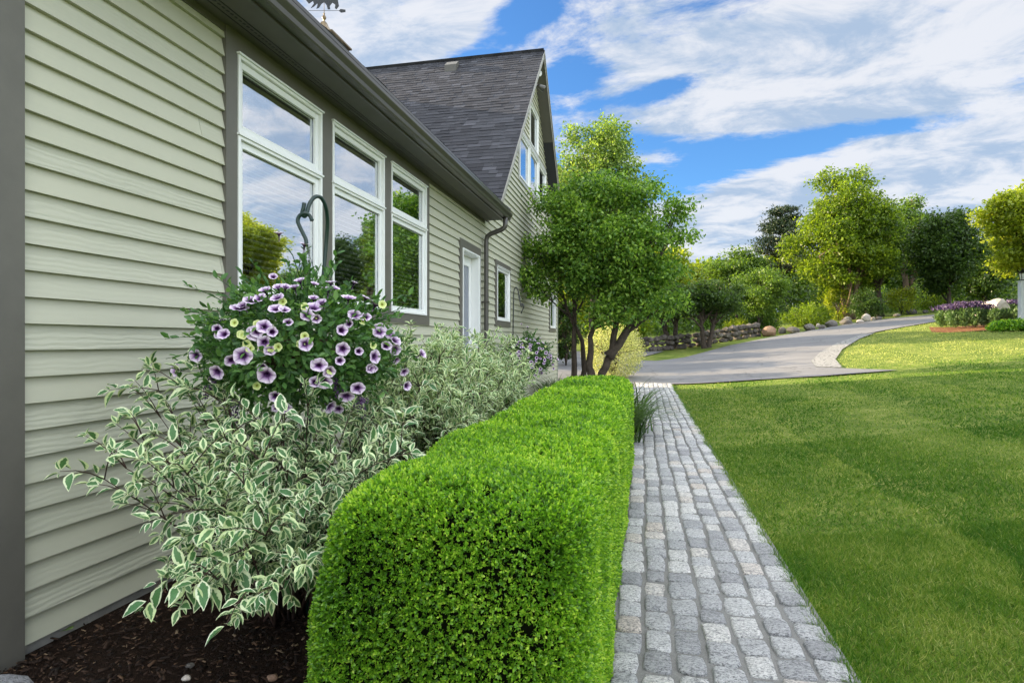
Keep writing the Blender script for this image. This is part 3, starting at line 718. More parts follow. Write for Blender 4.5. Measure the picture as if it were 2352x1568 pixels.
def window(y0, y1, z0, z1, split=None, blinds=True, sill=True, name='window', depthx=.0, lite=False):
    fw = .052; proud = WX + .042
    f = MB()
    def frame(q0, q1, w, x0, x1, a0=y0, a1=y1):
        f.box(x0, x1, a0, a0 + w, q0, q1); f.box(x0, x1, a1 - w, a1, q0, q1); f.box(x0, x1, a0 + w, a1 - w, q0, q0 + w); f.box(x0, x1, a0 + w, a1 - w, q1 - w, q1)
    parts = [(z0, z1)] if split is None else [(z0, split - .008), (split + .008, z1)]
    for q0, q1 in parts: frame(q0, q1, .024, WX - .09, proud)
    fo = f.build(name, MT['white'], house, bevel=.003)
    s = MB(); f = s
    for q0, q1 in parts: frame(q0 + .025, q1 - .025, .05, WX - .04, WX + .016, y0 + .025, y1 - .025)
    s.build('sash', MT['white'], fo, bevel=.004)
    g = MB()
    for q0, q1 in parts: g.box(WX - .016, WX - .012, y0 + .078, y1 - .078, q0 + .078, q1 - .078)
    g.build('pane', MT['glass'], fo)
    d = MB()
    for q0, q1 in parts: d.box(WX - .0105, WX - .0095, y0 + .073, y0 + .079, q0 + .076, q1 - .076); d.box(WX - .0105, WX - .0095, y1 - .079, y1 - .073, q0 + .076, q1 - .076); d.box(WX - .0105, WX - .0095, y0 + .079, y1 - .079, q1 - .079, q1 - .073)
    d.build('gasket', MT['black'], fo)
    if split is not None:
        d = MB(); d.box(WX - .05, proud + .012, y0 - .008, y1 + .008, split - .008, split + .008); d.build('drip_rail', MT['white'], fo)
    d = MB(); d.box(WX - .02, proud + .014, y0 - .012, y1 + .012, z1, z1 + .014); d.build('head_flashing', MT['white'], fo)
    if blinds:
        bl = MB(); q0, q1 = parts[0]; z = q0 + .09
        while z < q1 - .09:
            bl.hexa([(WX - .085, y0 + .085, z), (WX - .045, y0 + .085, z + .008), (WX - .045, y1 - .085, z + .008), (WX - .085, y1 - .085, z), (WX - .085, y0 + .085, z + .003), (WX - .045, y0 + .085, z + .013), (WX - .045, y1 - .085, z + .013), (WX - .085, y1 - .085, z + .003)])
            bl.box(WX - .0449, WX - .043, y0 + .085, y1 - .085, z + .004, z + .012)
            z += .047
        bl.box(WX - .064, WX - .062, y0 + .30, y0 + .306, q0 + .09, q1 - .09); bl.box(WX - .064, WX - .062, y1 - .306, y1 - .30, q0 + .09, q1 - .09)
        bl.build('blind', MT['blind'], fo)
    return fo
for (a, b) in WIN3: window(a, b, HZ + .344, HZ + 2.06, HZ + 1.49)
window(11.51, 12.63, HZ + .42, HZ + 1.50, None, False); window(18.36, 19.48, HZ + .42, HZ + 1.50, None, False)
def pane_trim():
    for o_ in GW: window(*o_, None, False)
    window(*GT, None, False)
pane_trim()
def door():
    y0, y1, z0, z1 = 9.20, 10.20, HZ - .58, HZ + 1.50
    f = MB(); f.box(WX - .16, WX + .03, y0, y0 + .035, z0, z1); f.box(WX - .16, WX + .03, y1 - .035, y1, z0, z1); f.box(WX - .16, WX + .03, y0 + .035, y1 - .035, z1 - .035, z1); f.box(WX - .16, WX + .04, y0, y1, z0 - .05, z0)
    f.box(WX + .0301, WX + .045, y0 - .01, y0 + .02, z0, z1 + .01); f.box(WX + .0301, WX + .045, y1 - .02, y1 + .01, z0, z1 + .01); f.box(WX + .0301, WX + .045, y0 + .02, y1 - .02, z1 - .02, z1 + .01)
    fo = f.build('door_frame', MT['white'], house, bevel=.003)
    d = MB(); a0, a1 = y0 + .04, y1 - .04; x0, x1 = WX - .15, WX - .11
    d.box(x0, x1, a0, a0 + .12, z0 + .01, z1 - .04); d.box(x0, x1, a1 - .12, a1, z0 + .01, z1 - .04); d.box(x0, x1, a0 + .12, a1 - .12, z1 - .2, z1 - .04); d.box(x0, x1, a0 + .12, a1 - .12, z0 + .01, z0 + .28)
    dr = d.build('door', MT['white'], house, bevel=.004)
    p = MB(); p.box(WX - .135, WX - .125, a0 + .12, a1 - .12, z0 + .28, z1 - .2); p.build('door_glass', MT['bluedoor'], dr)
    h = MB(); h.tube([(WX - .11, a0 + .06, z0 + .98), (WX - .06, a0 + .06, z0 + .98), (WX - .06, a0 + .16, z0 + .98)], .01, 8); h.build('handle', MT['black'], dr)
    s = MB()   # steps below the door
    for k in range(4): s.box(WX + .02, WX + .02 + .32 * (4 - k), y0 - .15, y1 + .15, -.05 + .22 * k, .22 * (k + 1) - .002)
    s.build('steps', MT['concrete'], house)
door()
# soffit, fascia, gutter, downspout
EY0, EY1 = 1.75, 10.62
def eave():
    s = MB(); s.box(WX - .03, -2.505, EY0, EY1 - .02, SOF, SOF + .018)
    s.box(WX + .0, WX + .02, EY0, EY1, SOF - .05, SOF)      # frieze bead
    s.build('soffit', MT['soffit'], house)
    v = MB(); y = EY0 + .1
    while y < EY1 - .15:
        v.box(-2.735, -2.722, y, y + .022, SOF - .0025, SOF); y += .042
    v.box(-2.772, -2.766, EY0, EY1 - .02, SOF - .004, SOF); v.box(-2.700, -2.694, EY0, EY1 - .02, SOF - .004, SOF)
    v.build('soffit_vent', MT['black'], house)
    f = MB(); f.box(-2.505, -2.485, EY0, EY1 - .01, SOF - .012, SOF + .19); f.build('fascia', MT['gutter'], house)
    g = MB(); b = SOF + .005; w0 = -2.484
    out = [(w0, b + .12), (w0, b), (w0 + .075, b), (w0 + .085, b + .012), (w0 + .092, b + .045), (w0 + .118, b + .075), (w0 + .124, b + .085), (w0 + .124, b + .118), (w0 + .118, b + .124), (w0 + .108, b + .120), (w0 + .108, b + .112), (w0 + .116, b + .110), (w0 + .116, b + .088), (w0 + .084, b + .048), (w0 + .076, b + .010), (w0 + .006, b + .008), (w0 + .006, b + .12)]
    g.prism_y(out, EY0, EY1 + .09); 
    ge = [(w0, b + .12), (w0, b), (w0 + .075, b), (w0 + .092, b + .045), (w0 + .124, b + .085), (w0 + .122, b + .122)]
    g.prism_y(ge, EY1 + .09, EY1 + .094); g.prism_y(ge, EY0 - .004, EY0)
    y = EY0 + .4
    while y < EY1: g.box(w0, w0 + .115, y, y + .02, b + .108, b + .113); y += .6
    g.build('gutter', MT['gutter'], house)
    d = MB(); yy = 10.46
    pts = [(-2.44, yy, SOF + .01), (-2.44, yy, SOF - .10), (-2.45, yy, SOF - .16), (-2.50, yy, SOF - .20), (-2.72, yy + .02, SOF - .27), (-2.78, yy + .02, SOF - .31), (-2.80, yy + .02, SOF - .38), (-2.80, yy + .02, 1.2), (-2.80, yy + .02, .08), (-2.72, yy + .02, .03)]
    d.tube(pts, .043, 8); dn = d.build('downspout', MT['gutter'], house, smooth=True)
    k = MB(); k.box(-2.87, -2.752, yy - .032, yy + .072, 2.2, 2.23); k.build('bracket', MT['gutter'], dn)
eave()
def shingles(name, P0, U, S, n_u, n_s, mask=None, eu=.14, clipf=None):
    """P0 eave corner, U unit vector along the eave, S unit vector up the slope"""
    U = Vector(U).normalized(); S = Vector(S).normalized(); Nn = U.cross(S).normalized()
    if Nn.z < 0: Nn = -Nn
    P0 = Vector(P0); mb = MB(); s = 0
    while s < n_s:
        u = -random.random() * .2; s1 = min(s + eu, n_s)
        wav = random.uniform(-.003, .003)
        while u < n_u:
            w = random.choice([.12, .18, .24, .28, .33]); u0 = max(u, 0); u1 = min(u + w, n_u)
            if u1 - u0 > .01:
                th = random.choice([.007, .009, .014]); drop = random.choice([0, 0, .012]) + wav; rr = min(1, max(0, random.gauss(.42, .24)))
                c = clipf(P0 + U * ((u0 + u1) / 2) + S * (s + .07)) if clipf else True
                if c:
                    a = P0 + S * (s - drop); b = P0 + S * (s1 + .02)
                    q = [a + U * u0, a + U * (u1 - .002), b + U * (u1 - .002), b + U * u0]
                    mb.hexa([q[0] - Nn * .002, q[1] - Nn * .002, q[2] - Nn * .004, q[3] - Nn * .004, q[0] + Nn * th, q[1] + Nn * th, q[2] + Nn * .001, q[3] + Nn * .001], rr)
            u += w
        s += eu
    return mb
RM = .85; NRX = -7.03
def near_z(x): return HZ + 2.40 + RM * (-2.40 - x)
def roofs():
    # far roof (ridge runs away from the path), real thickness
    xr = WX + OVER; xl = -11.6
    sl = MB(); y_lo = YA - .32; y_hi = YB + .32; zlo = far_roof_z(y_lo)
    sl.hexa([(xl, y_lo, zlo - .13), (xr, y_lo, zlo - .13), (xr, YC, RIDGE_Z - .13), (xl, YC, RIDGE_Z - .13), (xl, y_lo, zlo - .012), (xr, y_lo, zlo - .012), (xr, YC, RIDGE_Z - .012), (xl, YC, RIDGE_Z - .012)], .3)
    sl.hexa([(xl, YC + .001, RIDGE_Z - .13), (xr, YC + .001, RIDGE_Z - .13), (xr, y_hi, zlo - .13), (xl, y_hi, zlo - .13), (xl, YC + .001, RIDGE_Z - .012), (xr, YC + .001, RIDGE_Z - .012), (xr, y_hi, zlo - .012), (xl, y_hi, zlo - .012)], .3)
    ro = sl.build('roof', MT['shingle'], house)
    k = math.hypot(1, PITCH); n_s = (YC - y_lo) * k
    m1 = shingles('s', (xl, y_lo, zlo), (1, 0, 0), (0, 1 / k, PITCH / k), xr + .02 - xl, n_s, clipf=lambda p: p.z > near_z(p.x) - .25)
    m1.build('shingles', MT['shingle'], ro)
    m2 = shingles('s', (xl, y_hi, zlo), (1, 0, 0), (0, -1 / k, PITCH / k), xr + .02 - xl, n_s); m2.build('shingles', MT['shingle'], ro)
    cap = MB(); x = xl
    while x < xr - .16:
        x2 = x + .15; r = random.random() * .8
        cap.hexa([(x, YC - .14, RIDGE_Z - .135), (x2 + .05, YC - .14, RIDGE_Z - .145), (x2 + .05, YC, RIDGE_Z + .005), (x, YC, RIDGE_Z + .012), (x, YC - .14, RIDGE_Z - .12), (x2 + .05, YC - .14, RIDGE_Z - .135), (x2 + .05, YC, RIDGE_Z + .018), (x, YC, RIDGE_Z + .03)], r)
        cap.hexa([(x, YC, RIDGE_Z + .012), (x2 + .05, YC, RIDGE_Z + .005), (x2 + .05, YC + .14, RIDGE_Z - .145), (x, YC + .14, RIDGE_Z - .135), (x, YC, RIDGE_Z + .03), (x2 + .05, YC, RIDGE_Z + .018), (x2 + .05, YC + .14, RIDGE_Z - .135), (x, YC + .14, RIDGE_Z - .12)], r)
        x = x2
    cap.build('ridge_cap', MT['shingle'], ro)
    # rake boards and their soffits
    rk = MB(); rs = MB()
    for sgn in (-1, 1):
        yl = YC + sgn * (YC - y_lo)
        def pz(y, d): return RIDGE_Z - PITCH * abs(y - YC) - d
        for (xa, xb, da, db) in ((xr - .004, xr + .012, .02, .20), (xr + .012, xr + .03, .0, .07)):
            rk.hexa([(xa, yl, pz(yl, db)), (xb, yl, pz(yl, db)), (xb, YC, pz(YC, db)), (xa, YC, pz(YC, db)), (xa, yl, pz(yl, da)), (xb, yl, pz(yl, da)), (xb, YC, pz(YC, da)), (xa, YC, pz(YC, da))])
        rs.hexa([(WX - .02, yl, pz(yl, .165)), (xr - .006, yl, pz(yl, .165)), (xr - .006, YC, pz(YC, .165)), (WX - .02, YC, pz(YC, .165)), (WX - .02, yl, pz(yl, .15)), (xr - .006, yl, pz(yl, .15)), (xr - .006, YC, pz(YC, .15)), (WX - .02, YC, pz(YC, .15))])
    rk.build('rake_board', m_rake, ro); rs.build('rake_soffit', MT['soffit'], ro)
    fr = MB(); fr.box(xl, WX, y_hi - .02, y_hi, zlo - .3, zlo - .03); fr.box(xl, WX, YB, y_hi, zlo - .32, zlo - .3); fr.build('fascia', MT['gutter'], ro)
    # near roof
    nr = MB(); x0 = -2.42
    def vy(x): return YC - (RIDGE_Z - near_z(x)) / PITCH + .05
    y0 = EY0 - .1
    for (xa, xb) in ((x0, WX), (WX, NRX)):
        ya = EY1 if xa > WX else vy(WX); yb = EY1 if xa > WX else vy(NRX)
        nr.hexa([(xa, y0, near_z(xa) - .14), (xa, ya, near_z(xa) - .14), (xb, yb, near_z(xb) - .14), (xb, y0, near_z(xb) - .14), (xa, y0, near_z(xa) - .012), (xa, ya, near_z(xa) - .012), (xb, yb, near_z(xb) - .012), (xb, y0, near_z(xb) - .012)], .3)
    xm = 2 * NRX - x0
    nr.hexa([(NRX, y0, near_z(NRX) - .14), (NRX, vy(NRX), near_z(NRX) - .14), (xm, vy(NRX), near_z(x0) - .14), (xm, y0, near_z(x0) - .14), (NRX, y0, near_z(NRX)), (NRX, vy(NRX), near_z(NRX)), (xm, vy(NRX), near_z(x0)), (xm, y0, near_z(x0))], .3)
    n2 = nr.build('roof', MT['shingle'], house)
    kk = math.hypot(1, RM)
    m = shingles('s', (-2.385, y0, near_z(-2.385)), (0, 1, 0), (-1 / kk, 0, RM / kk), 13.4, (-2.385 - NRX) * kk, clipf=lambda p: (p.y < EY1 if p.x > WX else p.z > far_roof_z(p.y) - .05))
    m.build('shingles', MT['shingle'], n2)
    de = MB(); de.box(-2.43, -2.372, y0, EY1 + .01, near_z(-2.4) - .045, near_z(-2.4) - .018); de.build('drip_edge', MT['gutter'], n2)
    # end return where the eave meets the tall wall
    rt = MB(); rt.hexa([(WX, EY1 - .01, SOF + .0), (-2.42, EY1 - .01, SOF), (-2.40, EY1 + .12, SOF + .04), (WX, EY1 + .12, SOF + .04), (WX, EY1 - .01, near_z(WX) - .05), (-2.42, EY1 - .01, near_z(-2.42) - .03), (-2.40, EY1 + .12, near_z(-2.42) + .03), (WX, EY1 + .12, near_z(WX))]); rt.build('eave_return', MT['gutter'], n2)
    vb = MB(); v = Vector((-4.98, 15.2, far_roof_z(15.2))); vb.hexa([v + Vector(p) for p in [(-.16, -.22, -.28), (.16, -.22, -.28), (.16, .06, .02), (-.16, .06, .02), (-.16, -.22, -.04), (.16, -.22, -.04), (.16, -.02, .12), (-.16, -.02, .12)]]); vb.build('roof_vent', MT['soffit'], ro)
m_rake = m_plain('rake_paint', (.30, .29, .26), .5, var=.05)
roofs()
def floodlight():
    z = HZ + 6.75; b = MB(); b.box(WX, WX + .06, YC - .35, YC - .2, z - .08, z + .08); o = b.build('flood_light', MT['gutter'], house)
    for dy, dx, dz in ((-.30, .20, .12), (-.12, .24, -.12)):
        h = MB(); a = Vector((WX + .03, YC - .3, z)); c = a + Vector((dx * .6, dy * .3 + .1, dz)); d = Vector((.5, -.8, -.15)).normalized() if dy < -.2 else Vector((.8, .5, -.35)).normalized()
        h.tube([a, c, c + d * .02], .02, 8); h.tube([c, c + d * .05, c + d * .18, c + d * .2], [.045, .06, .085, .085], 16); h.build('lamp_head', MT['gutter'] if dy > -.2 else MT['zinc'], o, smooth=True)
        l = MB(); l.tube([c + d * .2, c + d * .203], [.075, .07], 16); l.build('lens', MT['lens'], o)
floodlight()
def cupola():
    cx, cy = NRX, 12.2; zb = near_z(NRX); e = HZ + 6.70
    b = MB(); b.box(cx - .3, cx + .3, cy - .3, cy + .3, zb - .4, e); o = b.build('cupola', MT['white'], house)
    m = MB(); prof = [(.45, 0), (.45, .035), (.36, .07), (.26, .15), (.15, .27), (.07, .40), (.045, .47)]; V = []
    for h, z in prof:
        for sx, sy in ((-1, -1), (1, -1), (1, 1), (-1, 1)): V.append((cx + sx * h, cy + sy * h, e + z))
    F = [(i * 4 + k, i * 4 + (k + 1) % 4, (i + 1) * 4 + (k + 1) % 4, (i + 1) * 4 + k) for i in range(len(prof) - 1) for k in range(4)] + [(3, 2, 1, 0), (24, 25, 26, 27)]
    m.add(V, F); m.build('cupola_roof', MT['copper'], o)
    t = e + .47; v = MB(); v.lathe([(.03, 0), (.012, .03), (.035, .07), (.048, .10), (.03, .145), (.012, .17), (.022, .19), (.010, .21), (.006, .30), (.006, 1.0), (0, 1.0)], (cx, cy, t), 14)
    v.build('finial', MT['copper'], o, smooth=True)
    # running bear on an arrow
    w = MB(); zb = t + .26
    bear = [(-.30, .10), (-.36, .17), (-.34, .24), (-.27, .28), (-.22, .34), (-.10, .37), (.05, .36), (.18, .33), (.25, .26), (.27, .16), (.29, .06), (.24, .0), (.21, .02), (.22, .08), (.16, .12), (.11, .06), (.12, .0), (.07, .0), (.05, .07), (.0, .13), (-.05, .10), (-.10, .03), (-.15, .01), (-.13, .07), (-.13, .11), (-.20, .05), (-.26, .02), (-.20, .10), (-.22, .15)]
    u = Vector((CP, SP, 0)); n = Vector((-SP, CP, 0)) * .006; c0 = Vector((cx, cy, zb))
    V = [c0 + u * (a * 1.15) + Vector((0, 0, b_ * 1.25 + .03)) - n for a, b_ in bear] + [c0 + u * (a * 1.15) + Vector((0, 0, b_ * 1.25 + .03)) + n for a, b_ in bear]; m_ = len(bear)
    w.add(V, [(i, (i + 1) % m_, m_ + (i + 1) % m_, m_ + i) for i in range(m_)] + [tuple(range(m_)), tuple(m_ + i for i in range(m_))[::-1]])
    w.tube([c0 - u * .35, c0 + u * .42], .005, 6)
    ar = [(.33, -.005), (.37, .035), (.48, .02), (.48, -.03), (.38, -.045)]
    V = [c0 + u * a + Vector((0, 0, b_ )) - n for a, b_ in ar] + [c0 + u * a + Vector((0, 0, b_)) + n for a, b_ in ar]; k = len(ar)
    w.add(V, [(i, (i + 1) % k, k + (i + 1) % k, k + i) for i in range(k)] + [tuple(range(k)), tuple(k + i for i in range(k))[::-1]])
    w.build('weathervane', MT['iron'], o)
cupola()

# ------------------------------------------------------------------ boxwood hedge
def hedge():
    x0, x1, y0, y1, zt = -1.165, -.175, 1.70, 7.9, 1.02
    t = thing('boxwood_hedge', 'long clipped bright green boxwood hedge between mulch bed and cobbled path', 'hedge', (-.6, 4.8, 0)); t['abs'] = 1
    rr = np.array([.17, .20, .15])
    lo = np.array([x0, y0, -.3]); hi = np.array([x1, y1, zt])
    def wall(P):    # lumpy clipped surface
        return .009 * np.sin(P[:, 0] * 7 + P[:, 1] * 3.1) + .009 * np.sin(P[:, 1] * 5.3 + P[:, 2] * 4) + .009 * np.sin(P[:, 1] * 11 + P[:, 0] * 9) + .010 * np.sin(P[:, 2] * 13 + P[:, 1] * 7)
    def surf(n, ylo, yhi):
        # sample the shell by area: front, top, both sides, back
        A = np.array([(x1 - x0) * 1.1 * (ylo <= y0 + .01), (x1 - x0) * (yhi - ylo), 1.1 * (yhi - ylo), 1.1 * (yhi - ylo) * .7, (x1 - x0) * 1.1 * .4 * (yhi >= y1 - .01)]); c = RNG.choice(5, n, p=A / A.sum())
        u, v = RNG.random(n), RNG.random(n); P = np.zeros((n, 3)); 
        P[:, 0] = x0 + (x1 - x0) * u; P[:, 1] = ylo + (yhi - ylo) * v; P[:, 2] = zt
        m = c == 0; P[m, 1] = y0; P[m, 2] = v[m] * zt
        m = c == 2; P[m, 0] = x1; P[m, 2] = u[m] * zt
        m = c == 3; P[m, 0] = x0; P[m, 2] = u[m] * zt
        m = c == 4; P[m, 1] = y1; P[m, 2] = v[m] * zt
        q = np.clip(P, lo + rr, hi - rr); d = (P - q) / rr; ln = np.maximum(np.linalg.norm(d, axis=1, keepdims=True), 1e-6)
        Nn = norm(d / rr); S = q + d / ln * rr
        S = S + Nn * (wall(S) * np.where(Nn[:, 0] > .5, .6, 1))[:, None]; S[:, 0] += .16 * np.clip(S[:, 2] / zt, 0, 1) ** 1.6 * np.clip((-.45 - S[:, 0]) / .65, 0, 1)
        return S, Nn
    M = []
    meshes = []
    for (n, a, b, L, jn) in ((260000, y0, 3.1, .0140, .017), (150000, 3.1, 5.0, .020, .02), (100000, 5.0, y1, .028, .028)):
        ns = n // 5; S, Nn = surf(ns, a, b); dpt = -np.abs(RNG.normal(0, jn, ns)) + .004
        tw = norm(Nn + RNG.normal(size=(ns, 3)) * .45 + np.array([0, 0, .35])); P0 = S + Nn * dpt[:, None]
        gap = np.sin(S[:, 0] * 23 + S[:, 1] * 7) * np.sin(S[:, 2] * 19 + S[:, 1] * 17 + 1) + np.sin(S[:, 0] * 51 + S[:, 2] * 37) * .5; keep = (RNG.random(ns) > .02) & ~((gap > 1.05) & (RNG.random(ns) > .35)); P0, tw, Nn = P0[keep], tw[keep], Nn[keep]; ns = len(P0)
        rs = np.clip(RNG.normal(.45, .17, ns), 0, 1)
        P = np.repeat(P0, 5, 0); TW = np.repeat(tw, 5, 0); k = np.tile(np.arange(5), ns); rs5 = np.clip(np.repeat(rs, 5) + np.where(k == 4, .22, 0) + RNG.normal(0, .08, ns * 5), 0, 1)
        side = norm(np.cross(TW, rsph(ns * 5))); D = norm(TW * (.55 + .35 * (k == 4)[:, None]) + side * .75 * (1 - .6 * (k == 4))[:, None])
        L = np.clip(.0132 * (np.abs(P[:, 1]) / 2.0) ** .62, .012, .034); P = P + TW * (k * L * .22)[:, None]; LL = L * RNG.uniform(.7, 1.2, ns * 5)
        meshes.append((P, D, norm(np.cross(D, side) + TW * .6), LL, rs5))
    P, D, Nn, LL, rs = [np.concatenate([m[i] for m in meshes]) for i in range(5)]
    link('foliage', leaves('hedge_leaves', P, D, Nn, LL, LL * .56, T_BOX, rs), MT['box'], t)
    # near-black solid core filling in behind the leaves
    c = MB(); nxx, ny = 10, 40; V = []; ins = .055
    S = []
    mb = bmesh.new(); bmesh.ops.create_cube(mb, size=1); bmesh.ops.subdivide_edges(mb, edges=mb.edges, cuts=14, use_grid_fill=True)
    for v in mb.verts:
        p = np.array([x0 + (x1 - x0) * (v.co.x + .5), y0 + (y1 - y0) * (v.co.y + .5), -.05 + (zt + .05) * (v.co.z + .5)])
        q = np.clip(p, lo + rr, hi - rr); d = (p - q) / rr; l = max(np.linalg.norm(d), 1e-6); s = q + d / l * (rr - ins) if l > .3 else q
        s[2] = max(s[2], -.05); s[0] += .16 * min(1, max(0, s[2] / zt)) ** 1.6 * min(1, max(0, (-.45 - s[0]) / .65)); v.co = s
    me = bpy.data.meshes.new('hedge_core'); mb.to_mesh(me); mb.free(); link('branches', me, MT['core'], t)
hedge()

# ------------------------------------------------------------------ variegated dogwoods
def dogwood(label, base, tips, leafL, aspect, spacing, mat='dog', name='variegated_dogwood', extra=None, group=None, twigs=3, stemr=.008, upb=.3):
    t = thing(name, label, 'shrub', base, group); B = Vector(base); T = []; P = []; D = []; N = []; LL = []
    def leafpair(p, axis, k, s):
        axis = axis.normalized(); side = axis.cross(Vector((math.cos(k * 1.6), math.sin(k * 1.6), .5))).normalized()
        for sg in (1, -1):
            d = (axis * .75 + side * sg * .9 + Vector((random.gauss(0, .18), random.gauss(0, .18), random.gauss(-.05, .18)))).normalized()
            P.append(p + side * sg * .006); D.append(d); N.append(Vector((random.gauss(0, .4), random.gauss(-.25, .4), 1))); LL.append(leafL * s * random.uniform(.6, 1.35))
    for tip in tips:
        tip = Vector(tip) - B; b0 = Vector((random.gauss(0, .07), random.gauss(0, .07), 0))
        mid = b0.lerp(tip, .45) + Vector((0, 0, .22 * tip.length * (1 if tip.z < .6 * tip.length else .3)))
        pts = bez(b0, mid, tip, 9); T.append((pts, [stemr * (1 - .8 * i / 8) for i in range(9)]))
        ln = sum((pts[i + 1] - pts[i]).length for i in range(8))
        for i in range(4, 9):
            for _ in range(twigs):
                a = pts[i]; ax = (pts[min(i + 1, 8)] - pts[i - 1]).normalized(); d = (ax * .8 + Vector((random.gauss(0, .6), random.gauss(0, .6), random.gauss(upb, .5)))).normalized()
                l = random.uniform(.10, .24) * (1 if leafL > .05 else 1.15); q = a + d * l; m2 = a.lerp(q, .5) + Vector((0, 0, .03)); tp = bez(a, m2, q, 4); T.append((tp, [stemr * .35, stemr * .3, stemr * .22, stemr * .12]))
                k0 = random.random() * 3; s = .04
                while s < l:
                    u = s / l; j = min(2, int(u * 3)); p = tp[j].lerp(tp[j + 1], u * 3 - j); leafpair(p, tp[j + 1] - tp[j], k0 + s * 40, .75 + .45 * u * random.random() + .1); s += spacing
                leafpair(q, d, k0, .8); leafpair(q, d, k0 + 1.57, .6)
    if extra:
        for p, d, l in extra: P.append(Vector(p) - B); D.append(Vector(d)); N.append(Vector((.25, -.9, .8))); LL.append(l)
    n = len(P); P = np.array([tuple(p) for p in P]); D = np.array([tuple(p) for p in D]); N = np.array([tuple(p) for p in N]); LL = np.array(LL)
    wp = P + np.array(base)
    k = (wp[:, 0] + D[:, 0] * LL > WX + .03) & (wp[:, 2] > .02)
    P, D, N, LL = P[k], D[k], N[k], LL[k]
    link('stems', tubes_mesh(name + '_stems', T, 5), MT['stem'], t)
    link('foliage', leaves(name + '_leaves', P, D, N, LL, LL * aspect, T_FULL if mat.startswith('dog') else T_BOX), MT[mat], t)
    return t
def shrubs():
    B = (-1.92, 2.95, 0)
    tips = [tuple(at(*p)) for p in [(290, 1075, 2.35), (330, 1010, 2.5), (370, 960, 2.7), (430, 900, 2.9), (500, 880, 3.0), (440, 1060, 2.3), (520, 1010, 2.5), (560, 1110, 2.2), (500, 1170, 2.25),
            (400, 1290, 2.2), (470, 1320, 2.05), (560, 1300, 2.1), (640, 1330, 2.2), (700, 1290, 2.3), (610, 1230, 2.1), (700, 1200, 2.3), (740, 1120, 2.5), (660, 1100, 2.4), (620, 1000, 2.7), (700, 960, 3.0),
            (780, 1020, 2.8), (840, 990, 3.2), (900, 1000, 3.0), (950, 960, 3.2), (860, 930, 3.5), (780, 930, 3.5), (920, 1030, 2.7), (820, 1090, 2.5), (760, 1180, 2.4), (560, 950, 3.2), (480, 960, 3.0), (640, 900, 3.3),
            (760, 860, 3.4), (900, 880, 3.6), (430, 1090, 2.2), (600, 1060, 2.3), (960, 900, 3.8), (540, 1210, 2.2), (430, 1345, 1.95), (500, 1330, 1.95), (580, 1345, 2.0), (650, 1350, 2.05), (700, 1330, 2.1), (470, 1240, 2.1), (560, 1260, 2.05), (240, 1100, 2.3), (400, 1120, 2.2)]]
    tips += [(B[0] + random.uniform(-.75, .6), B[1] + random.uniform(-.6, 1.0), random.uniform(.5, 1.3)) for _ in range(30)]
    ex = [(at(372, 1342, 1.95), (-.25, -.25, -.9), .085), (at(228, 1112, 2.2), (-1, -.1, .1), .062), (at(290, 1130, 2.25), (-1, -.25, -.22), .07), (at(420, 1300, 1.95), (-.3, -.2, .9), .075)]
    dogwood('large variegated dogwood sprawling against the siding below the nearest flower basket', B, tips, .064, .50, .054, extra=ex, group='variegated dogwoods along the house wall', twigs=2)
    def ell(c, r, n):
        out = []
        for _ in range(n):
            while True:
                d = Vector((random.gauss(0, 1), random.gauss(0, 1), random.gauss(0, 1))).normalized()
                if d.z > -.35: break
            s = random.uniform(.7, 1); out.append((c[0] + d.x * r[0] * s, c[1] + d.y * r[1] * s, c[2] + d.z * r[2] * s))
        return out
    c = at(985, 860, 4.75); dogwood('variegated dogwood bushing up below the third window from the left', (c.x, c.y, 0), ell((c.x, c.y, .95), (.60, .75, .58), 60), .066, .36, .042, mat='dog2', group='variegated dogwoods along the house wall', twigs=4)
    c = at(1095, 850, 6.7); dogwood('variegated dogwood in front of the door and black downspout', (c.x, c.y, 0), ell((c.x, c.y, .92), (.58, 1.0, .60), 66), .072, .36, .048, mat='dog2', group='variegated dogwoods along the house wall', twigs=4)
    # golden one beyond the corner, in the sun
    c = gnd(1398, 872); c = Vector((-1.15, 22.6, tz(-1.1, 22.6)))
    t = thing('golden_shrub', 'round gold and green variegated shrub in sun behind the tree trunks', 'shrub', (c.x, c.y, c.z))
    T = [(bez(Vector((0, 0, 0)), Vector((random.gauss(0, .3), random.gauss(0, .3), .9)), Vector((random.gauss(0, .7), random.gauss(0, .7), random.uniform(1, 1.9))), 5), [.03, .025, .02, .012, .006]) for _ in range(24)]
    link('stems', tubes_mesh('golden_stems', T, 5), MT['stem'], t)
    n = 16000; d = rsph(n); P = np.array([0, 0, 1.0]) + d * np.array([1.12, 1.12, 1.08]) * (RNG.random((n, 1)) ** .22) * (1 + .08 * np.sin(d[:, :1] * 9 + d[:, 1:2] * 7)); P[:, 2] = np.abs(P[:, 2])
    link('foliage', leaves('golden_leaves', P, norm(d + RNG.normal(size=(n, 3)) * .7), rsph(n), .07 * RNG.uniform(.6, 1.3, n), .026, T_DIAMOND), MT['gold'], t)
shrubs()

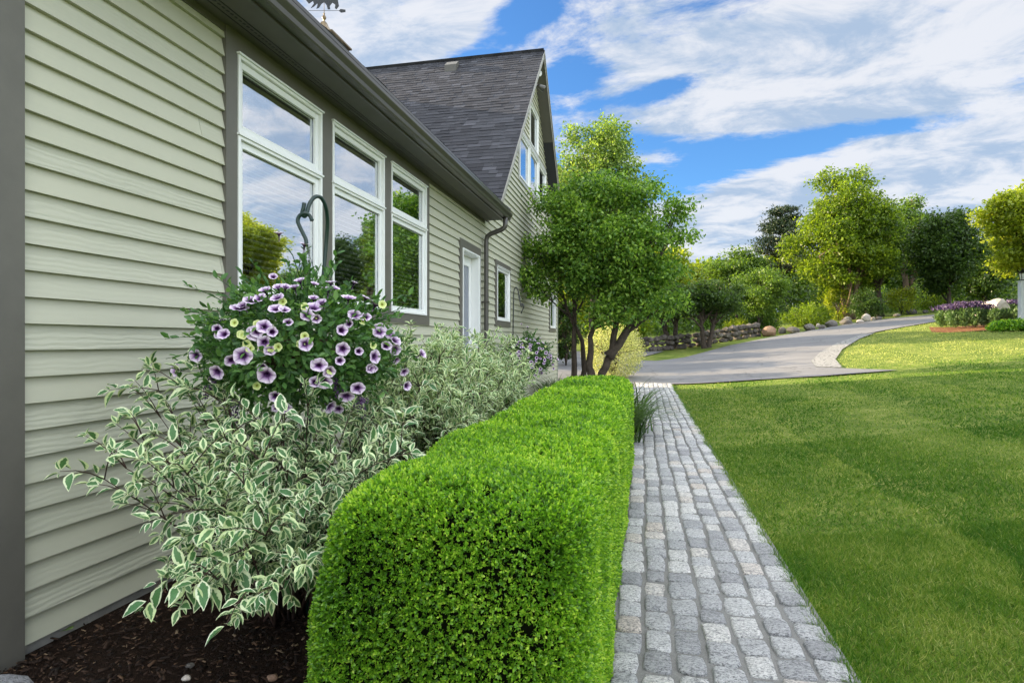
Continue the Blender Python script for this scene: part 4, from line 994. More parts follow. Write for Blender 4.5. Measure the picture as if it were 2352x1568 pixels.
# ------------------------------------------------------------------ flower baskets and hooks
def petunia_mesh(r, lobes=5, trumpet=1.0, closed=1.0):
    nr, na = 6, 40; V = []; rad = []; ve = []
    for i in range(nr + 1):
        u = i / nr
        for k in range(na):
            a = 2 * math.pi * k / na; lob = 1 + .11 * (abs(math.cos(lobes * a / 2)) - .6) * u; rr = (.10 + .90 * u ** 1.1) * r * lob * (closed if i > 2 else 1)
            z = r * (.62 * (u ** .55) * trumpet - .62 * trumpet) - (.10 * r * max(0, u - .75) * 4 * .3) + .045 * r * math.sin(lobes * 2 * a + .6) * u * u
            V.append((rr * math.cos(a), rr * math.sin(a), z)); rad.append(u)
            c = abs(math.cos(lobes * a / 2)); ve.append(max(0, c ** 14) * .9 + .28 * max(0, math.cos(lobes * 4 * a)) ** 3)
    n0 = len(V)
    for k in range(na):
        a = 2 * math.pi * k / na; V.append((.05 * r * math.cos(a), .05 * r * math.sin(a), -1.25 * r * trumpet)); rad.append(.62); ve.append(0)
    F = [(i * na + k, i * na + (k + 1) % na, (i + 1) * na + (k + 1) % na, (i + 1) * na + k) for i in range(nr) for k in range(na)]
    F += [(n0 + k, n0 + (k + 1) % na, (k + 1) % na, k) for k in range(na)]
    return np_mesh('petunia', np.array(V), np.array(F), {'rad': np.array(rad), 'vein': np.array(ve)}, True)
FM = [petunia_mesh(.034), petunia_mesh(.031, trumpet=1.3, closed=.85), petunia_mesh(.037, trumpet=.9)]
for m in FM: m.materials.append(MT['petal'])
LM = petunia_mesh(.019, trumpet=.7); LM.materials.append(MT['lime'])
BUDS = None
def basket():
    C = at(692, 792, 3.15); t = thing('flower_basket', 'overflowing hanging basket of veined lilac petunias nearest the camera', 'hanging basket', tuple(C), 'petunia baskets hung on garden hooks')
    pot = MB(); pot.lathe([(0, -.20), (.10, -.19), (.17, -.12), (.20, 0), (.185, .01), (0, .0)], (0, 0, .02), 24); pot.build('pot', MT['pot'], t, smooth=True)
    w = MB(); top = at(702, 560, 3.12) - C
    for an in (.4, 2.5, 4.6): w.tube([(.19 * math.cos(an), .19 * math.sin(an), .02), top], .0016, 5)
    w.build('hanger_wire', MT['iron'], t)
    rx, rz = .50, .36
    n = 7600; d = rsph(n); s = RNG.random((n, 1)) ** .28; P = d * s * np.array([rx, rx, rz]) * (1 + .10 * np.sin(d[:, :1] * 8 + 1) * np.cos(d[:, 2:] * 6 + d[:, 1:2] * 5)); P[:, 2] -= .02; P[:, 2] = np.where(P[:, 2] < 0, P[:, 2] * (1 - .35 * RNG.random(n)), P[:, 2])
    P = P[(P[:, 2] > -.34)]; n = len(P); d = norm(P); D = norm(d * .6 + RNG.normal(size=(n, 3)) * .75); Nn = norm(d * .9 + RNG.normal(size=(n, 3)) * .5 + np.array([0, 0, .4]))
    # sprigs that stick out past the ball
    T = []; SP_ = []; SD = []
    for i in range(170):
        dd = Vector(rsph(1)[0]); dd.z = dd.z * .8 + .15; dd.normalize(); a = Vector((dd.x * rx, dd.y * rx, dd.z * rz)) * .55; l = random.uniform(.9, 1.36)
        b = Vector((dd.x * rx * l, dd.y * rx * l, dd.z * rz * l + random.uniform(-.03, .05))); pts = bez(a, a.lerp(b, .6) + Vector((0, 0, .04)), b, 5); T.append((pts, [.0028, .0026, .0022, .0018, .001]))
        for k in range(7):
            u = .5 + k / 14; j = min(3, int(u * 4)); p = pts[j].lerp(pts[j + 1], u * 4 - j); SP_.append(tuple(p)); SD.append(tuple((dd + Vector((random.gauss(0, .8), random.gauss(0, .8), random.gauss(.1, .6)))).normalized()))
    tall = [top * 0 + Vector((-.02, -.02, .2)), at(690, 640, 3.1) - C, at(702, 600, 3.1) - C, at(710, 570, 3.12) - C, at(655, 560, 3.05) - C]
    T.append(([tall[0], tall[1], at(705, 590, 3.1) - C], [.004, .003, .002])); T.append(([tall[1], at(672, 585, 3.07) - C, at(652, 562, 3.05) - C], [.003, .0025, .002]))
    for p, dv, l in [((690, 640), (1, 0, .2), 1), ((690, 630), (-1, 0, .3), 1), ((693, 612), (1, 0, .0), .9), ((690, 605), (-1, .1, .3), .9), ((672, 588), (-.6, 0, .8), .7), ((700, 590), (.8, 0, .6), .7), ((688, 655), (1, .2, .3), 1.3), ((700, 655), (1, 0, .0), 1.4), ((705, 575), (-.2, 0, 1), .8), ((708, 572), (.8, 0, .5), .8), ((700, 575), (-.8, 0, .6), .8)]:
        SP_.append(tuple(at(*p, 3.1) - C)); SD.append(dv)
    P2 = np.array(SP_); D2 = np.array(SD, float); n2 = len(P2)
    PP = np.concatenate([P, P2]); DD = np.concatenate([D, D2]); NN = np.concatenate([Nn, norm(RNG.normal(size=(n2, 3)) * .5 + np.array([0, -.3, 1]))]); LL = np.concatenate([RNG.uniform(.022, .055, n), RNG.uniform(.025, .055, n2)])
    link('stems', tubes_mesh('basket_stems', T, 5), MT['pet'], t)
    link('foliage', leaves('basket_leaves', PP, DD, NN, LL, LL * .5, T_BOX), MT['pet'], t)
    fl = [(578, 695), (560, 706), (635, 715), (652, 718), (663, 742), (585, 765), (592, 762), (625, 763), (608, 785), (532, 825), (606, 841), (503, 851), (700, 790), (605, 808), (733, 838), (732, 838), (779, 828), (744, 876), (846, 845), (856, 845), (795, 906), (778, 936), (825, 917), (812, 726), (838, 731), (885, 795), (870, 764), (906, 823), (965, 815), (787, 800),
          (641, 542), (698, 567), (720, 658), (690, 650), (655, 665), (628, 640), (640, 665), (768, 668), (812, 655), (800, 690), (720, 690), (838, 690), (720, 712), (760, 655), (860, 705), (925, 850), (930, 885), (455, 815), (410, 850), (500, 755), (820, 890), (890, 765), (740, 700), (640, 690), (600, 690), (620, 805)]
    fr_ = random.Random(5)
    fl += [(692 + 225 * math.cos(a_) * q_, 800 + 140 * math.sin(a_) * q_) for a_, q_ in [(fr_.random() * 6.28, math.sqrt(fr_.uniform(.15, 1))) for _ in range(24)]]
    cam_l = Vector((0, 0, HC)) - C
    for i, (px, py) in enumerate(fl):
        # flower sits on the near surface of the ball along its line of sight
        best = None
        for q in range(40):
            p = at(px, py, 3.15 - .55 + q * .02) - C
            if (p.x / rx) ** 2 + (p.y / rx) ** 2 + (p.z / rz) ** 2 < 1.02: best = p; break
        if best is None: best = at(px, py, 3.1) - C
        me = FM[i % 3 if py > 680 else 1]; o = bpy.data.objects.new('flower', me); COL.objects.link(o); o.parent = t
        dv = Vector((best.x / rx, best.y / rx, best.z / rz)).normalized(); face = (dv * .9 + (cam_l - best).normalized() * (.9 if py > 720 else .25) + Vector((0, 0, .1 if py > 720 else .8)) + Vector((random.gauss(0, .34), random.gauss(0, .34), random.gauss(0, .34)))).normalized()
        o.location = best + face * .02; o.rotation_euler = face.to_track_quat('Z', 'Y').to_euler(); s = random.uniform(.8, 1.14); o.scale = (s, s * random.uniform(.72, 1), s)
    for i, (px, py) in enumerate([(540, 742), (555, 768), (568, 790), (574, 800), (602, 796), (600, 810), (622, 799), (640, 797), (700, 772), (722, 733), (591, 885), (832, 738), (855, 793), (650, 694), (560, 770), (758, 850), (877, 700), (592, 745), (700, 705), (690, 790)]):
        best = at(px, py, 2.68) - C
        for q in range(40):
            p = at(px, py, 2.6 + q * .02) - C
            if (p.x / rx) ** 2 + (p.y / rx) ** 2 + (p.z / rz) ** 2 < 1.02: best = p; break
        o = bpy.data.objects.new('small_flower', LM); COL.objects.link(o); o.parent = t; f = (best.normalized() + (cam_l - best).normalized() + Vector((random.gauss(0, .3), random.gauss(0, .3), .1))).normalized(); o.location = best + f * .01; o.rotation_euler = f.to_track_quat('Z', 'Y').to_euler()
    # violet bud clusters
    for px, py in ((480, 905), (500, 755), (770, 890), (830, 930), (545, 945), (700, 880), (490, 880)):
        c = at(px, py, 2.85) - C; m = MB()
        for _ in range(46):
            p = c + Vector((random.gauss(0, .014), random.gauss(0, .014), random.gauss(0, .026))); m.tube([p, p + Vector((random.gauss(0, .003), random.gauss(0, .003), .007))], [.0035, .002], 5)
        m.build('bud_cluster', MT['violet'], t)
    return t, C
BK, BC = basket()
def hook(name, label, pts, r, mat, hookpts, group):
    t = thing(name, label, 'garden hook', (pts[0].x, pts[0].y, 0), group); t['abs'] = 1
    m = MB(); m.tube(pts, r, 10); m.build('pole', mat, t, smooth=True)
    h = MB(); h.tube(hookpts, r * .95, 10); h.build('hanger', MT['iron'] if mat is MT['iron'] else MT['green'], t, smooth=True)
    return t
def smoothpts(P, n=6):
    P = [Vector(p) for p in P]; out = []
    for i in range(len(P) - 1):
        p0, p1, p2, p3 = P[max(i - 1, 0)], P[i], P[i + 1], P[min(i + 2, len(P) - 1)]
        for k in range(n):
            t = k / n; out.append(.5 * ((2 * p1) + (-p0 + p2) * t + (2 * p0 - 5 * p1 + 4 * p2 - p3) * t * t + (-p0 + 3 * p1 - 3 * p2 + p3) * t ** 3))
    return out + [P[-1]]
Zh = 3.30
base = at(706, 1200, Zh); base.z = -.05
pole = [base, at(708, 1080, Zh), at(718, 900, Zh), at(733, 740, Zh), at(742, 640, Zh), at(749, 560, Zh), at(752, 510, Zh - .02), at(748, 475, Zh - .06), at(738, 455, Zh - .09), at(725, 452, Zh - .12), at(712, 466, Zh - .15), at(704, 490, Zh - .17), at(699, 497, Zh - .17), at(694, 490, Zh - .17), at(697, 478, Zh - .17), at(699, 466, Zh - .17)]
sh = [at(717, 507, Zh - .17), at(711, 495, Zh - .17), at(700, 490, Zh - .18), at(688, 496, Zh - .18), at(684, 508, Zh - .18), at(690, 524, Zh - .18), at(698, 540, Zh - .18), at(703, 552, Zh - .18), at(704, 566, Zh - .18)]
hook('garden_hook', 'dark green shepherd hook standing in the near variegated dogwood', smoothpts(pole), .0105, MT['green'], smoothpts(sh), 'shepherd hooks holding flower baskets')
Zb = 10.9
b2 = at(1178, 900, Zb); b2.z = -.05
pole2 = [b2, at(1178, 800, Zb), at(1179, 720, Zb), at(1180, 675, Zb), at(1182, 663, Zb), at(1186, 660, Zb), at(1190, 668, Zb), at(1193, 685, Zb), at(1196, 700, Zb), at(1199, 704, Zb), at(1200, 697, Zb)]
sh2 = [at(1196, 700, Zb), at(1199, 697, Zb), at(1203, 702, Zb), at(1200, 712, Zb), at(1198, 716, Zb), at(1197, 720, Zb)]
hook('garden_hook', 'thin dark shepherd hook before the far wall beside the downspout', smoothpts(pole2), .011, MT['iron'], smoothpts(sh2), 'shepherd hooks holding flower baskets')
def basket2():
    o = BK.copy(); COL.objects.link(o); o.location = tuple(at(1210, 818, Zb)); o.rotation_euler = (0, 0, -.35); o.scale = (.92, .92, 1.02)
    for ch in list(BK.children):
        c = ch.copy(); COL.objects.link(c); c.parent = o
    tag(o, 'smaller looking petunia basket hanging far along the wall before the house corner', 'hanging basket', 'petunia baskets hung on garden hooks')
basket2()

# ------------------------------------------------------------------ strap leaved daylilies
def lilies():
    spots = [(-.33, 9.0, .88, 'dark strap leaved daylily clump arching over the cobbles just past the hedge'), (-.25, 10.0, .85, 'daylily clump leaning on the path behind the hedge end'), (-.75, 12.6, .55, 'daylily clump at the foot of the leaning tree'),
             (-1.25, 9.6, .66, 'daylily clump behind the far end of the hedge'), (-2.0, 13.0, .7, 'daylily clump below the far basket by the wall'), (-2.3, 15.5, .62, 'upright strap leaves by the house corner'), (-1.7, 16.5, .6, 'strap leaved clump between the trunks and the house corner')]
    for x, y, h, lab in spots:
        t = thing('daylily', lab, 'plant', (x, y, 0), 'strap leaved plants around the trees'); n = 190; V = []; F = []; A = []
        for i in range(n):
            an = random.random() * 6.28; L = h * random.uniform(.9, 1.7); out = Vector((math.cos(an), math.sin(an), 0)); sd = Vector((-math.sin(an), math.cos(an), 0)); b = Vector((random.gauss(0, .12), random.gauss(0, .10), 0)); el = random.uniform(1.05, 1.5); p = b.copy(); w = random.uniform(.008, .016); r = random.random(); k0 = len(V)
            for k in range(9):
                ww = w * (1 - (k / 8) ** 2 * .95); V.append(tuple(p - sd * ww)); V.append(tuple(p + sd * ww)); A += [r, r]
                p = p + (out * math.cos(el) + Vector((0, 0, math.sin(el)))) * (L / 8); el -= random.uniform(.12, .30)
                if p.z < .02: p.z = .02
                if k: F.append((k0 + 2 * k - 2, k0 + 2 * k - 1, k0 + 2 * k + 1, k0 + 2 * k))
        link('leaf_clump', np_mesh('daylily', np.array(V), np.array(F), {'rnd': np.array(A)}, True), MT['lily'], t)
lilies()

# ------------------------------------------------------------------ trees
def lob(c, r, n, spread, zs=1.0, rl=.42, seed=None):
    """lobes filling an uneven ellipsoid"""
    n = int(n * 1.7); rl *= .78
    out = []
    rs = random.Random(seed)
    for i in range(n):
        a = i * 2.399 + rs.random(); z = 1 - 2 * (i + .5) / n; q = math.sqrt(max(0, 1 - z * z)); s = spread * rs.uniform(.55, 1.32)
        k = rl * rs.uniform(.6, 1.35)
        out.append((c[0] + math.cos(a) * q * r[0] * s, c[1] + math.sin(a) * q * r[1] * s, c[2] + z * r[2] * s, r[0] * k * rs.uniform(.85, 1.25), r[1] * k, r[2] * k * .72))
    return out
def near_trees():
    # left multi-stem tree, right leaning one
    b = at(1316, 900, 14.6); b.z = 0
    L1 = lob((.16, 0, 3.85), (.98, 1.1, 1.5), 15, .68, rl=.42, seed=3) + [(-1.0, -.5, 3.05, .55, .5, .28), (-.95, -.3, 3.75, .5, .5, .25), (-.6, -.3, 2.7, .4, .4, .25), (.35, 0, 5.2, .55, .6, .4), (-.45, 0, 4.9, .5, .5, .4)]
    tree('small_tree', 'multi stemmed dark green tree nearer the house wall with upright trunks', 'tree', tuple(b),
         [[(0, 0, 0), (.03, 0, .9), (.02, 0, 1.6), (.05, .1, 2.6), (.2, .1, 3.8), (.1, 0, 4.8)], [(.18, .1, 0), (.26, .1, .8), (.22, .05, 1.5), (-.15, .0, 2.3), (-.4, 0, 3.2)]],
         L1, MT['serv'], MT['bark'], 24000, .085, cl=.30, per=30, trunk_r=.085, tpl=T_BOX)
    b = at(1366, 900, 13.9); b.z = 0
    L2 = lob((.62, .1, 3.5), (1.08, 1.15, 1.45), 17, .66, rl=.40, seed=8) + [(1.85, .2, 3.95, .38, .4, .22), (1.75, 0, 4.5, .35, .4, .22), (1.15, 0, 4.9, .45, .5, .3), (1.5, 0, 3.1, .5, .6, .4), (.3, 0, 5.0, .5, .5, .4), (1.5, 0, 2.4, .5, .6, .4), (.5, -.2, 2.2, .6, .6, .35)]
    tree('small_tree', 'leaning forked dark green tree at the far end of the hedge', 'tree', tuple(b),
         [[(-.05, 0, 0), (.12, 0, .6), (.38, 0, 1.25), (.50, 0, 2.0), (.7, .1, 3.2), (.8, .1, 4.6)], [(.33, 0, 1.15), (.62, 0, 1.55), (.95, .05, 2.1), (1.3, .1, 3.0), (1.6, .1, 3.8)], [(-.02, .05, .5), (-.12, .05, .9), (-.1, .05, 1.6), (.1, .05, 2.4)]],
         L2, MT['serv'], MT['bark'], 27000, .085, cl=.30, per=30, trunk_r=.115, tpl=T_BOX)
near_trees()

def gtree(label, px, py, top, wpx, mat, bark, nl, leaf, Z=None, name='deciduous_tree', group='trees beyond the driveway', trunkfrac=.32, lean=0, seed=1, nlobes=13, yq=1.0, rl=.42, tr=None, stems=1, cl=.9, dx=0):
    """tree whose foot is where the ground meets photo position (px,py); top and width in photo units"""
    g = gnd(px, py) if Z is None else at(px, py, Z)
    if Z is not None: g.z = tz(g.x, g.y)
    Zd = depth(g.x, g.y); H = (784 - top) / 1372 * Zd + HC - g.z; rw = wpx / 1372 * Zd / 2
    kq = max(1.0, Zd / 40); leaf *= kq * .82; cl *= kq * .68; nl = int(nl * 1.45)
    cz = H * (trunkfrac + (1 - trunkfrac) / 2); rz = H * (1 - trunkfrac) / 2
    lobes = lob((lean + dx, 0, cz), (rw, rw * yq, rz), nlobes, .68, rl=rl, seed=seed)
    tr = tr or H * .022
    st = []
    for s in range(stems):
        o = (s - (stems - 1) / 2) * .5; st.append([(o * .4, 0, -.1), (o + lean * .3, 0, H * .2), (o * 1.6 + lean * .7, o * .5, H * .45), (o * 2 + lean, 0, H * .8)])
    return tree(name, label, 'tree', tuple(g), st, lobes, mat, bark, nl, leaf, cl=cl, per=48, group=group, trunk_r=tr, branches=1 if nlobes > 14 else 2, limb_n=5)
def far_trees():
    mp, yl, dk, md = MT['maple'], MT['yellow'], MT['dark'], MT['mid']
    bk, bl = MT['bark'], MT['barkl']
    gtree('tall pale green maple rising behind the near trees beside the gable', 1362, 800, 272, 250, MT['palem'], bk, 26000, .20, Z=33, trunkfrac=.30, seed=5, nlobes=16, cl=.8)
    gtree('squat dark apple tree with bent trunk left of the other apple trees', 1545, 800, 650, 130, dk, bk, 9000, .17, trunkfrac=.45, lean=-.3, seed=6, stems=2, name='apple_tree', tr=.20, group='apple trees at the stone wall', cl=.6)
    gtree('dark apple tree with forked trunk before the stone wall', 1623, 798, 638, 165, dk, bk, 11000, .17, trunkfrac=.42, lean=.1, seed=9, stems=2, name='apple_tree', tr=.17, group='apple trees at the stone wall', cl=.6)
    gtree('dark broad tree behind the stone wall right of the apple trees', 1742, 766, 612, 150, md, bk, 10000, .18, trunkfrac=.28, seed=12, cl=.7)
    gtree('dark green tree rising over the lit saplings left of the pine', 1692, 770, 568, 125, md, bk, 10000, .2, Z=52, trunkfrac=.3, seed=13, cl=.8)
    gtree('big bright yellow green maple standing tallest beyond the driveway', 1950, 733, 375, 225, mp, bl, 30000, .23, trunkfrac=.13, seed=21, nlobes=22, rl=.34, stems=3, cl=.8, tr=.22)
    gtree('darker leaning maple just right of the tallest maple', 2022, 726, 440, 150, md, bk, 17000, .22, trunkfrac=.2, lean=-.6, seed=22, nlobes=18, rl=.34, cl=.8, tr=.28)
    gtree('open tree with sunlit tan trunk and spreading limbs by the upper driveway', 2088, 712, 452, 125, md, bl, 9000, .22, trunkfrac=.28, seed=23, nlobes=15, rl=.32, stems=2, cl=.75, tr=.34)
    gtree('dark rounded tree near the purple flower bed', 2180, 722, 480, 150, dk, bk, 19000, .22, Z=44, trunkfrac=.12, seed=24, nlobes=18, rl=.38, cl=.9)
    gtree('dull green tree between the dark rounded tree and the lamp post', 2262, 715, 560, 110, dk, bk, 9000, .24, Z=50, trunkfrac=.1, seed=25, cl=.9)
    gtree('bright yellow green maple at the right edge above the lamp post', 2372, 740, 385, 215, yl, bk, 24000, .20, Z=27, trunkfrac=.36, seed=31, nlobes=20, rl=.34, cl=.7)
    # beyond the frame on the right: seen mirrored in the windows
    for (x, y, h, r, m, lab) in ((21, 28, 9.5, 4.0, mp, 'large maple on the slope seen reflected in the first window'), (31, 31, 8, 4.2, md, 'green tree seen reflected low in the first window'), (30, 40, 7.0, 4.2, dk, 'dark tree seen reflected low in the windows'), (17.5, 12, 4.2, 2.2, md, 'shrubby tree on the right lawn outside the view')):
        tree('deciduous_tree', lab, 'tree', (x, y, tz(x, y)), [[(0, 0, -.1), (0, 0, h * .3), (.2, 0, h * .7)]], lob((0, 0, h * .58), (r, r, h * .42), 14, .68, seed=int(x)), m, bk, 11000, .24, cl=.9, group='trees on the lawn slope right of the view', trunk_r=.25, branches=1)
    # unseen low trees added behind the house to shade the driveway
    for (x, y, h, r, lab) in ((-10.5, 28.5, 5.4, 2.3, 'unseen small green tree added for shade behind the house, nearest its back corner'), (-12, 32.5, 6.4, 2.6, 'unseen small green tree added for shade behind the house, middle one'), (-9.5, 36.5, 7, 2.8, 'unseen small green tree added for shade behind the house, farthest one')):
        tree('deciduous_tree', lab, 'tree', (x, y, tz(x, y)), [[(0, 0, -.1), (0, 0, h * .3), (.1, 0, h * .7)]], lob((0, 0, h * .52), (r, r, h * .44), 12, .68, seed=int(y)), md, bk, 9000, .22, cl=.7, group='unseen shade trees added behind the house', trunk_r=.15, branches=1)
    x, y, h = -10.2, 23.3, 9.2  # added unseen tree, crown set high so only the right lawn is shaded
    tree('deciduous_tree', 'unseen tall stemmed tree added behind the house, small high crown shading the lawn', 'tree', (x, y, tz(x, y)), [[(0, 0, -.1), (0, 0, 3), (.1, 0, h * .8)]], lob((0, 0, 8.0), (2.6, 1.9, 1.5), 12, .68, seed=4), md, bk, 12000, .22, cl=.6, group='unseen shade trees added behind the house', trunk_r=.12, branches=1)
    # pine
    g = at(1797, 760, 58); g.z = tz(g.x, g.y); H = (784 - 478) / 1372 * 58 + HC - g.z
    t = thing('pine_tree', 'dark pine with layered level branches behind the tallest maple', 'tree', tuple(g)); T = [([Vector((0, 0, 0)), Vector((.1, 0, H * .5)), Vector((0, 0, H))], [.32, .22, .05])]; P = []
    for k in range(60):
        z = H * random.uniform(.42, .99); L = (1.0 - (z / H)) * 4.4 + 1.2; L *= random.uniform(.65, 1.1); an = random.random() * 6.28; a = Vector((0, 0, z)); e = a + Vector((math.cos(an) * L, math.sin(an) * L, L * .18)); pts = bez(a, a.lerp(e, .5) - Vector((0, 0, .1 * L)), e, 5); T.append((pts, [.08, .06, .045, .03, .015]))
        for _ in range(150):
            u = random.uniform(.3, 1.02); P.append(tuple(a.lerp(e, u) + Vector((random.gauss(0, .32), random.gauss(0, .32), random.gauss(.08, .13)))))
    P = np.array(P); n = len(P); link('trunk', tubes_mesh('pine_trunk', T, 6), bk, t)
    link('crown', leaves('pine_crown', P, norm(RNG.normal(size=(n, 3)) + np.array([0, 0, .3])), rsph(n), .34, .10, T_DIAMOND), MT['pine'], t)
    # understorey shrubs along the wall
    def bush(label, px, py, top, w, mat, n=3500, leaf=.14, Z=None, name='shrub'):
        g = gnd(px, py) if Z is None else at(px, py, Z)
        if Z: g.z = tz(g.x, g.y)
        Zd = depth(g.x, g.y); H = (784 - top) / 1372 * Zd + HC - g.z; rw = w / 1372 * Zd / 2
        t = thing(name, label, 'shrub', tuple(g), 'shrubs along the stone wall'); T = [(bez(Vector((0, 0, 0)), Vector((random.gauss(0, .2) * rw, random.gauss(0, .2) * rw, H * .4)), Vector((random.gauss(0, .45) * rw, random.gauss(0, .45) * rw, H * random.uniform(.5, .85))), 4), [.03, .025, .015, .008]) for _ in range(10)]
        link('stems', tubes_mesh('shrub_stems', T, 5), MT['bark'], t)
        nc = 60; d = rsph(nc); cc = np.array([0, 0, H * .5]) + d * np.array([rw, rw, H * .5]) * RNG.uniform(.55, 1, (nc, 1)); i = RNG.integers(0, nc, n); P = cc[i] + RNG.normal(size=(n, 3)) * rw * .13; P[:, 2] = np.abs(P[:, 2])
        link('foliage', leaves('shrub_leaves', P, norm(RNG.normal(size=(n, 3)) + d[i] * .6), norm(RNG.normal(size=(n, 3)) * .6 + np.array([0, 0, 1.])), leaf * RNG.uniform(.7, 1.3, n), leaf * .6), mat, t)
    bush('yellow green shrub beside the brown boulder', 1692, 772, 735, 60, yl)
    bush('low spreading dark shrub with yellow green edge above the boulders', 1852, 748, 704, 105, mp, 5000)
    bush('pale lit sapling left of the tallest maple trunk', 1925, 735, 655, 60, yl, 3000)
    bush('green shrub behind the wall at the bend', 1755, 762, 718, 70, md, 3000)
    bush('small bright shrub beside the tan trunk', 2070, 722, 660, 60, yl, 2500)
    bush('dark shrub between the trunks of the maples', 1990, 735, 665, 70, dk, 3500)
    bush('orange tinged low shrub near the upper road', 2150, 716, 672, 70, mp, 3000, Z=47)
    bush('dark evergreen shrub beyond the house corner', 1300, 860, 690, 60, dk, 6000, .12, Z=27)
    bush('lit green shrub behind the near tree trunks', 1462, 806, 705, 70, mp, 4000, .14, Z=42)
    # the wood behind
    rows = [(1255, 590, 120, 48, md), (1300, 560, 110, 46, yl), (1350, 620, 120, 55, md), (1420, 600, 110, 60, mp), (1480, 585, 110, 62, yl), (1535, 560, 90, 58, yl), (1585, 598, 100, 62, yl), (1640, 590, 100, 64, mp), (1700, 612, 110, 66, yl), (1765, 590, 110, 64, yl), (1810, 560, 100, 60, mp), (1860, 600, 120, 66, yl), (1905, 600, 120, 68, mp),
            (1965, 580, 120, 70, md), (2035, 570, 120, 66, yl), (2100, 560, 120, 62, md), (2160, 570, 130, 64, mp), (2225, 560, 120, 62, dk), (2290, 575, 120, 62, md), (2350, 590, 120, 60, dk), (2420, 560, 150, 60, md), (1210, 600, 120, 60, dk), (1150, 620, 120, 60, md)]
    WHERE = ['just past the house corner, leftmost of those showing', 'between the house corner and the upright trunks', 'behind the upright trunks of the near tree', 'behind the leaning forked tree', 'showing right of the gold and green shrub', 'directly behind the squat bent apple tree', 'in the gap between the two apple trees', 'behind the forked apple tree', 'left of the pine and low', 'at the foot of the pine on its left', 'at the foot of the pine on its right', 'left of the tallest maple',
             'behind the left half of the tallest maple', 'behind the right half of the tallest maple', 'behind the darker leaning maple', 'behind the tan trunked tree', 'left behind the dark rounded tree', 'right behind the dark rounded tree', 'above the cream boulder', 'behind the lamp post', 'at the right edge behind the yellow maple', 'hidden mostly by the house corner', 'farthest left and behind the house']
    for i, (px, top, w, Z, m) in enumerate(rows):
        gtree({yl: 'sunlit yellow green tree', mp: 'light green tree', md: 'mid green tree', dk: 'dark green tree'}[m] + ' in the wood ' + WHERE[i], px, 760, top + random.randint(-8, 8), w, m, bl, 6500, .30, Z=Z, group='trees of the wood behind the stone wall', trunkfrac=.16, seed=100 + i, nlobes=12, cl=1.2, name='woodland_tree', stems=1 + i % 2)
far_trees()
# young wood and brush under the trees: too dense to count
def brush():
    n = 46000; px = RNG.uniform(1230, 2420, n); Z = RNG.uniform(50, 72, n); X = (px - 1176) / 1372 * Z; x = X * CP - Z * SP; y = X * SP + Z * CP
    g = terr(x, y); h = RNG.random(n) ** 1.3 * (2.2 + 1.6 * np.sin(px * .035) ** 2 + 1.2 * np.sin(px * .011 + 1)); P = np.stack([x, y, g + h], 1)
    o = link('undergrowth', leaves('undergrowth', P, norm(RNG.normal(size=(n, 3))), norm(RNG.normal(size=(n, 3)) * .6 + np.array([0, -.5, 1.])), .34 * RNG.uniform(.6, 1.3, n), .2), MT['mid'])
    tag(o, 'tangled leafy undergrowth on the floor of the wood behind the wall', kind='stuff')
brush()

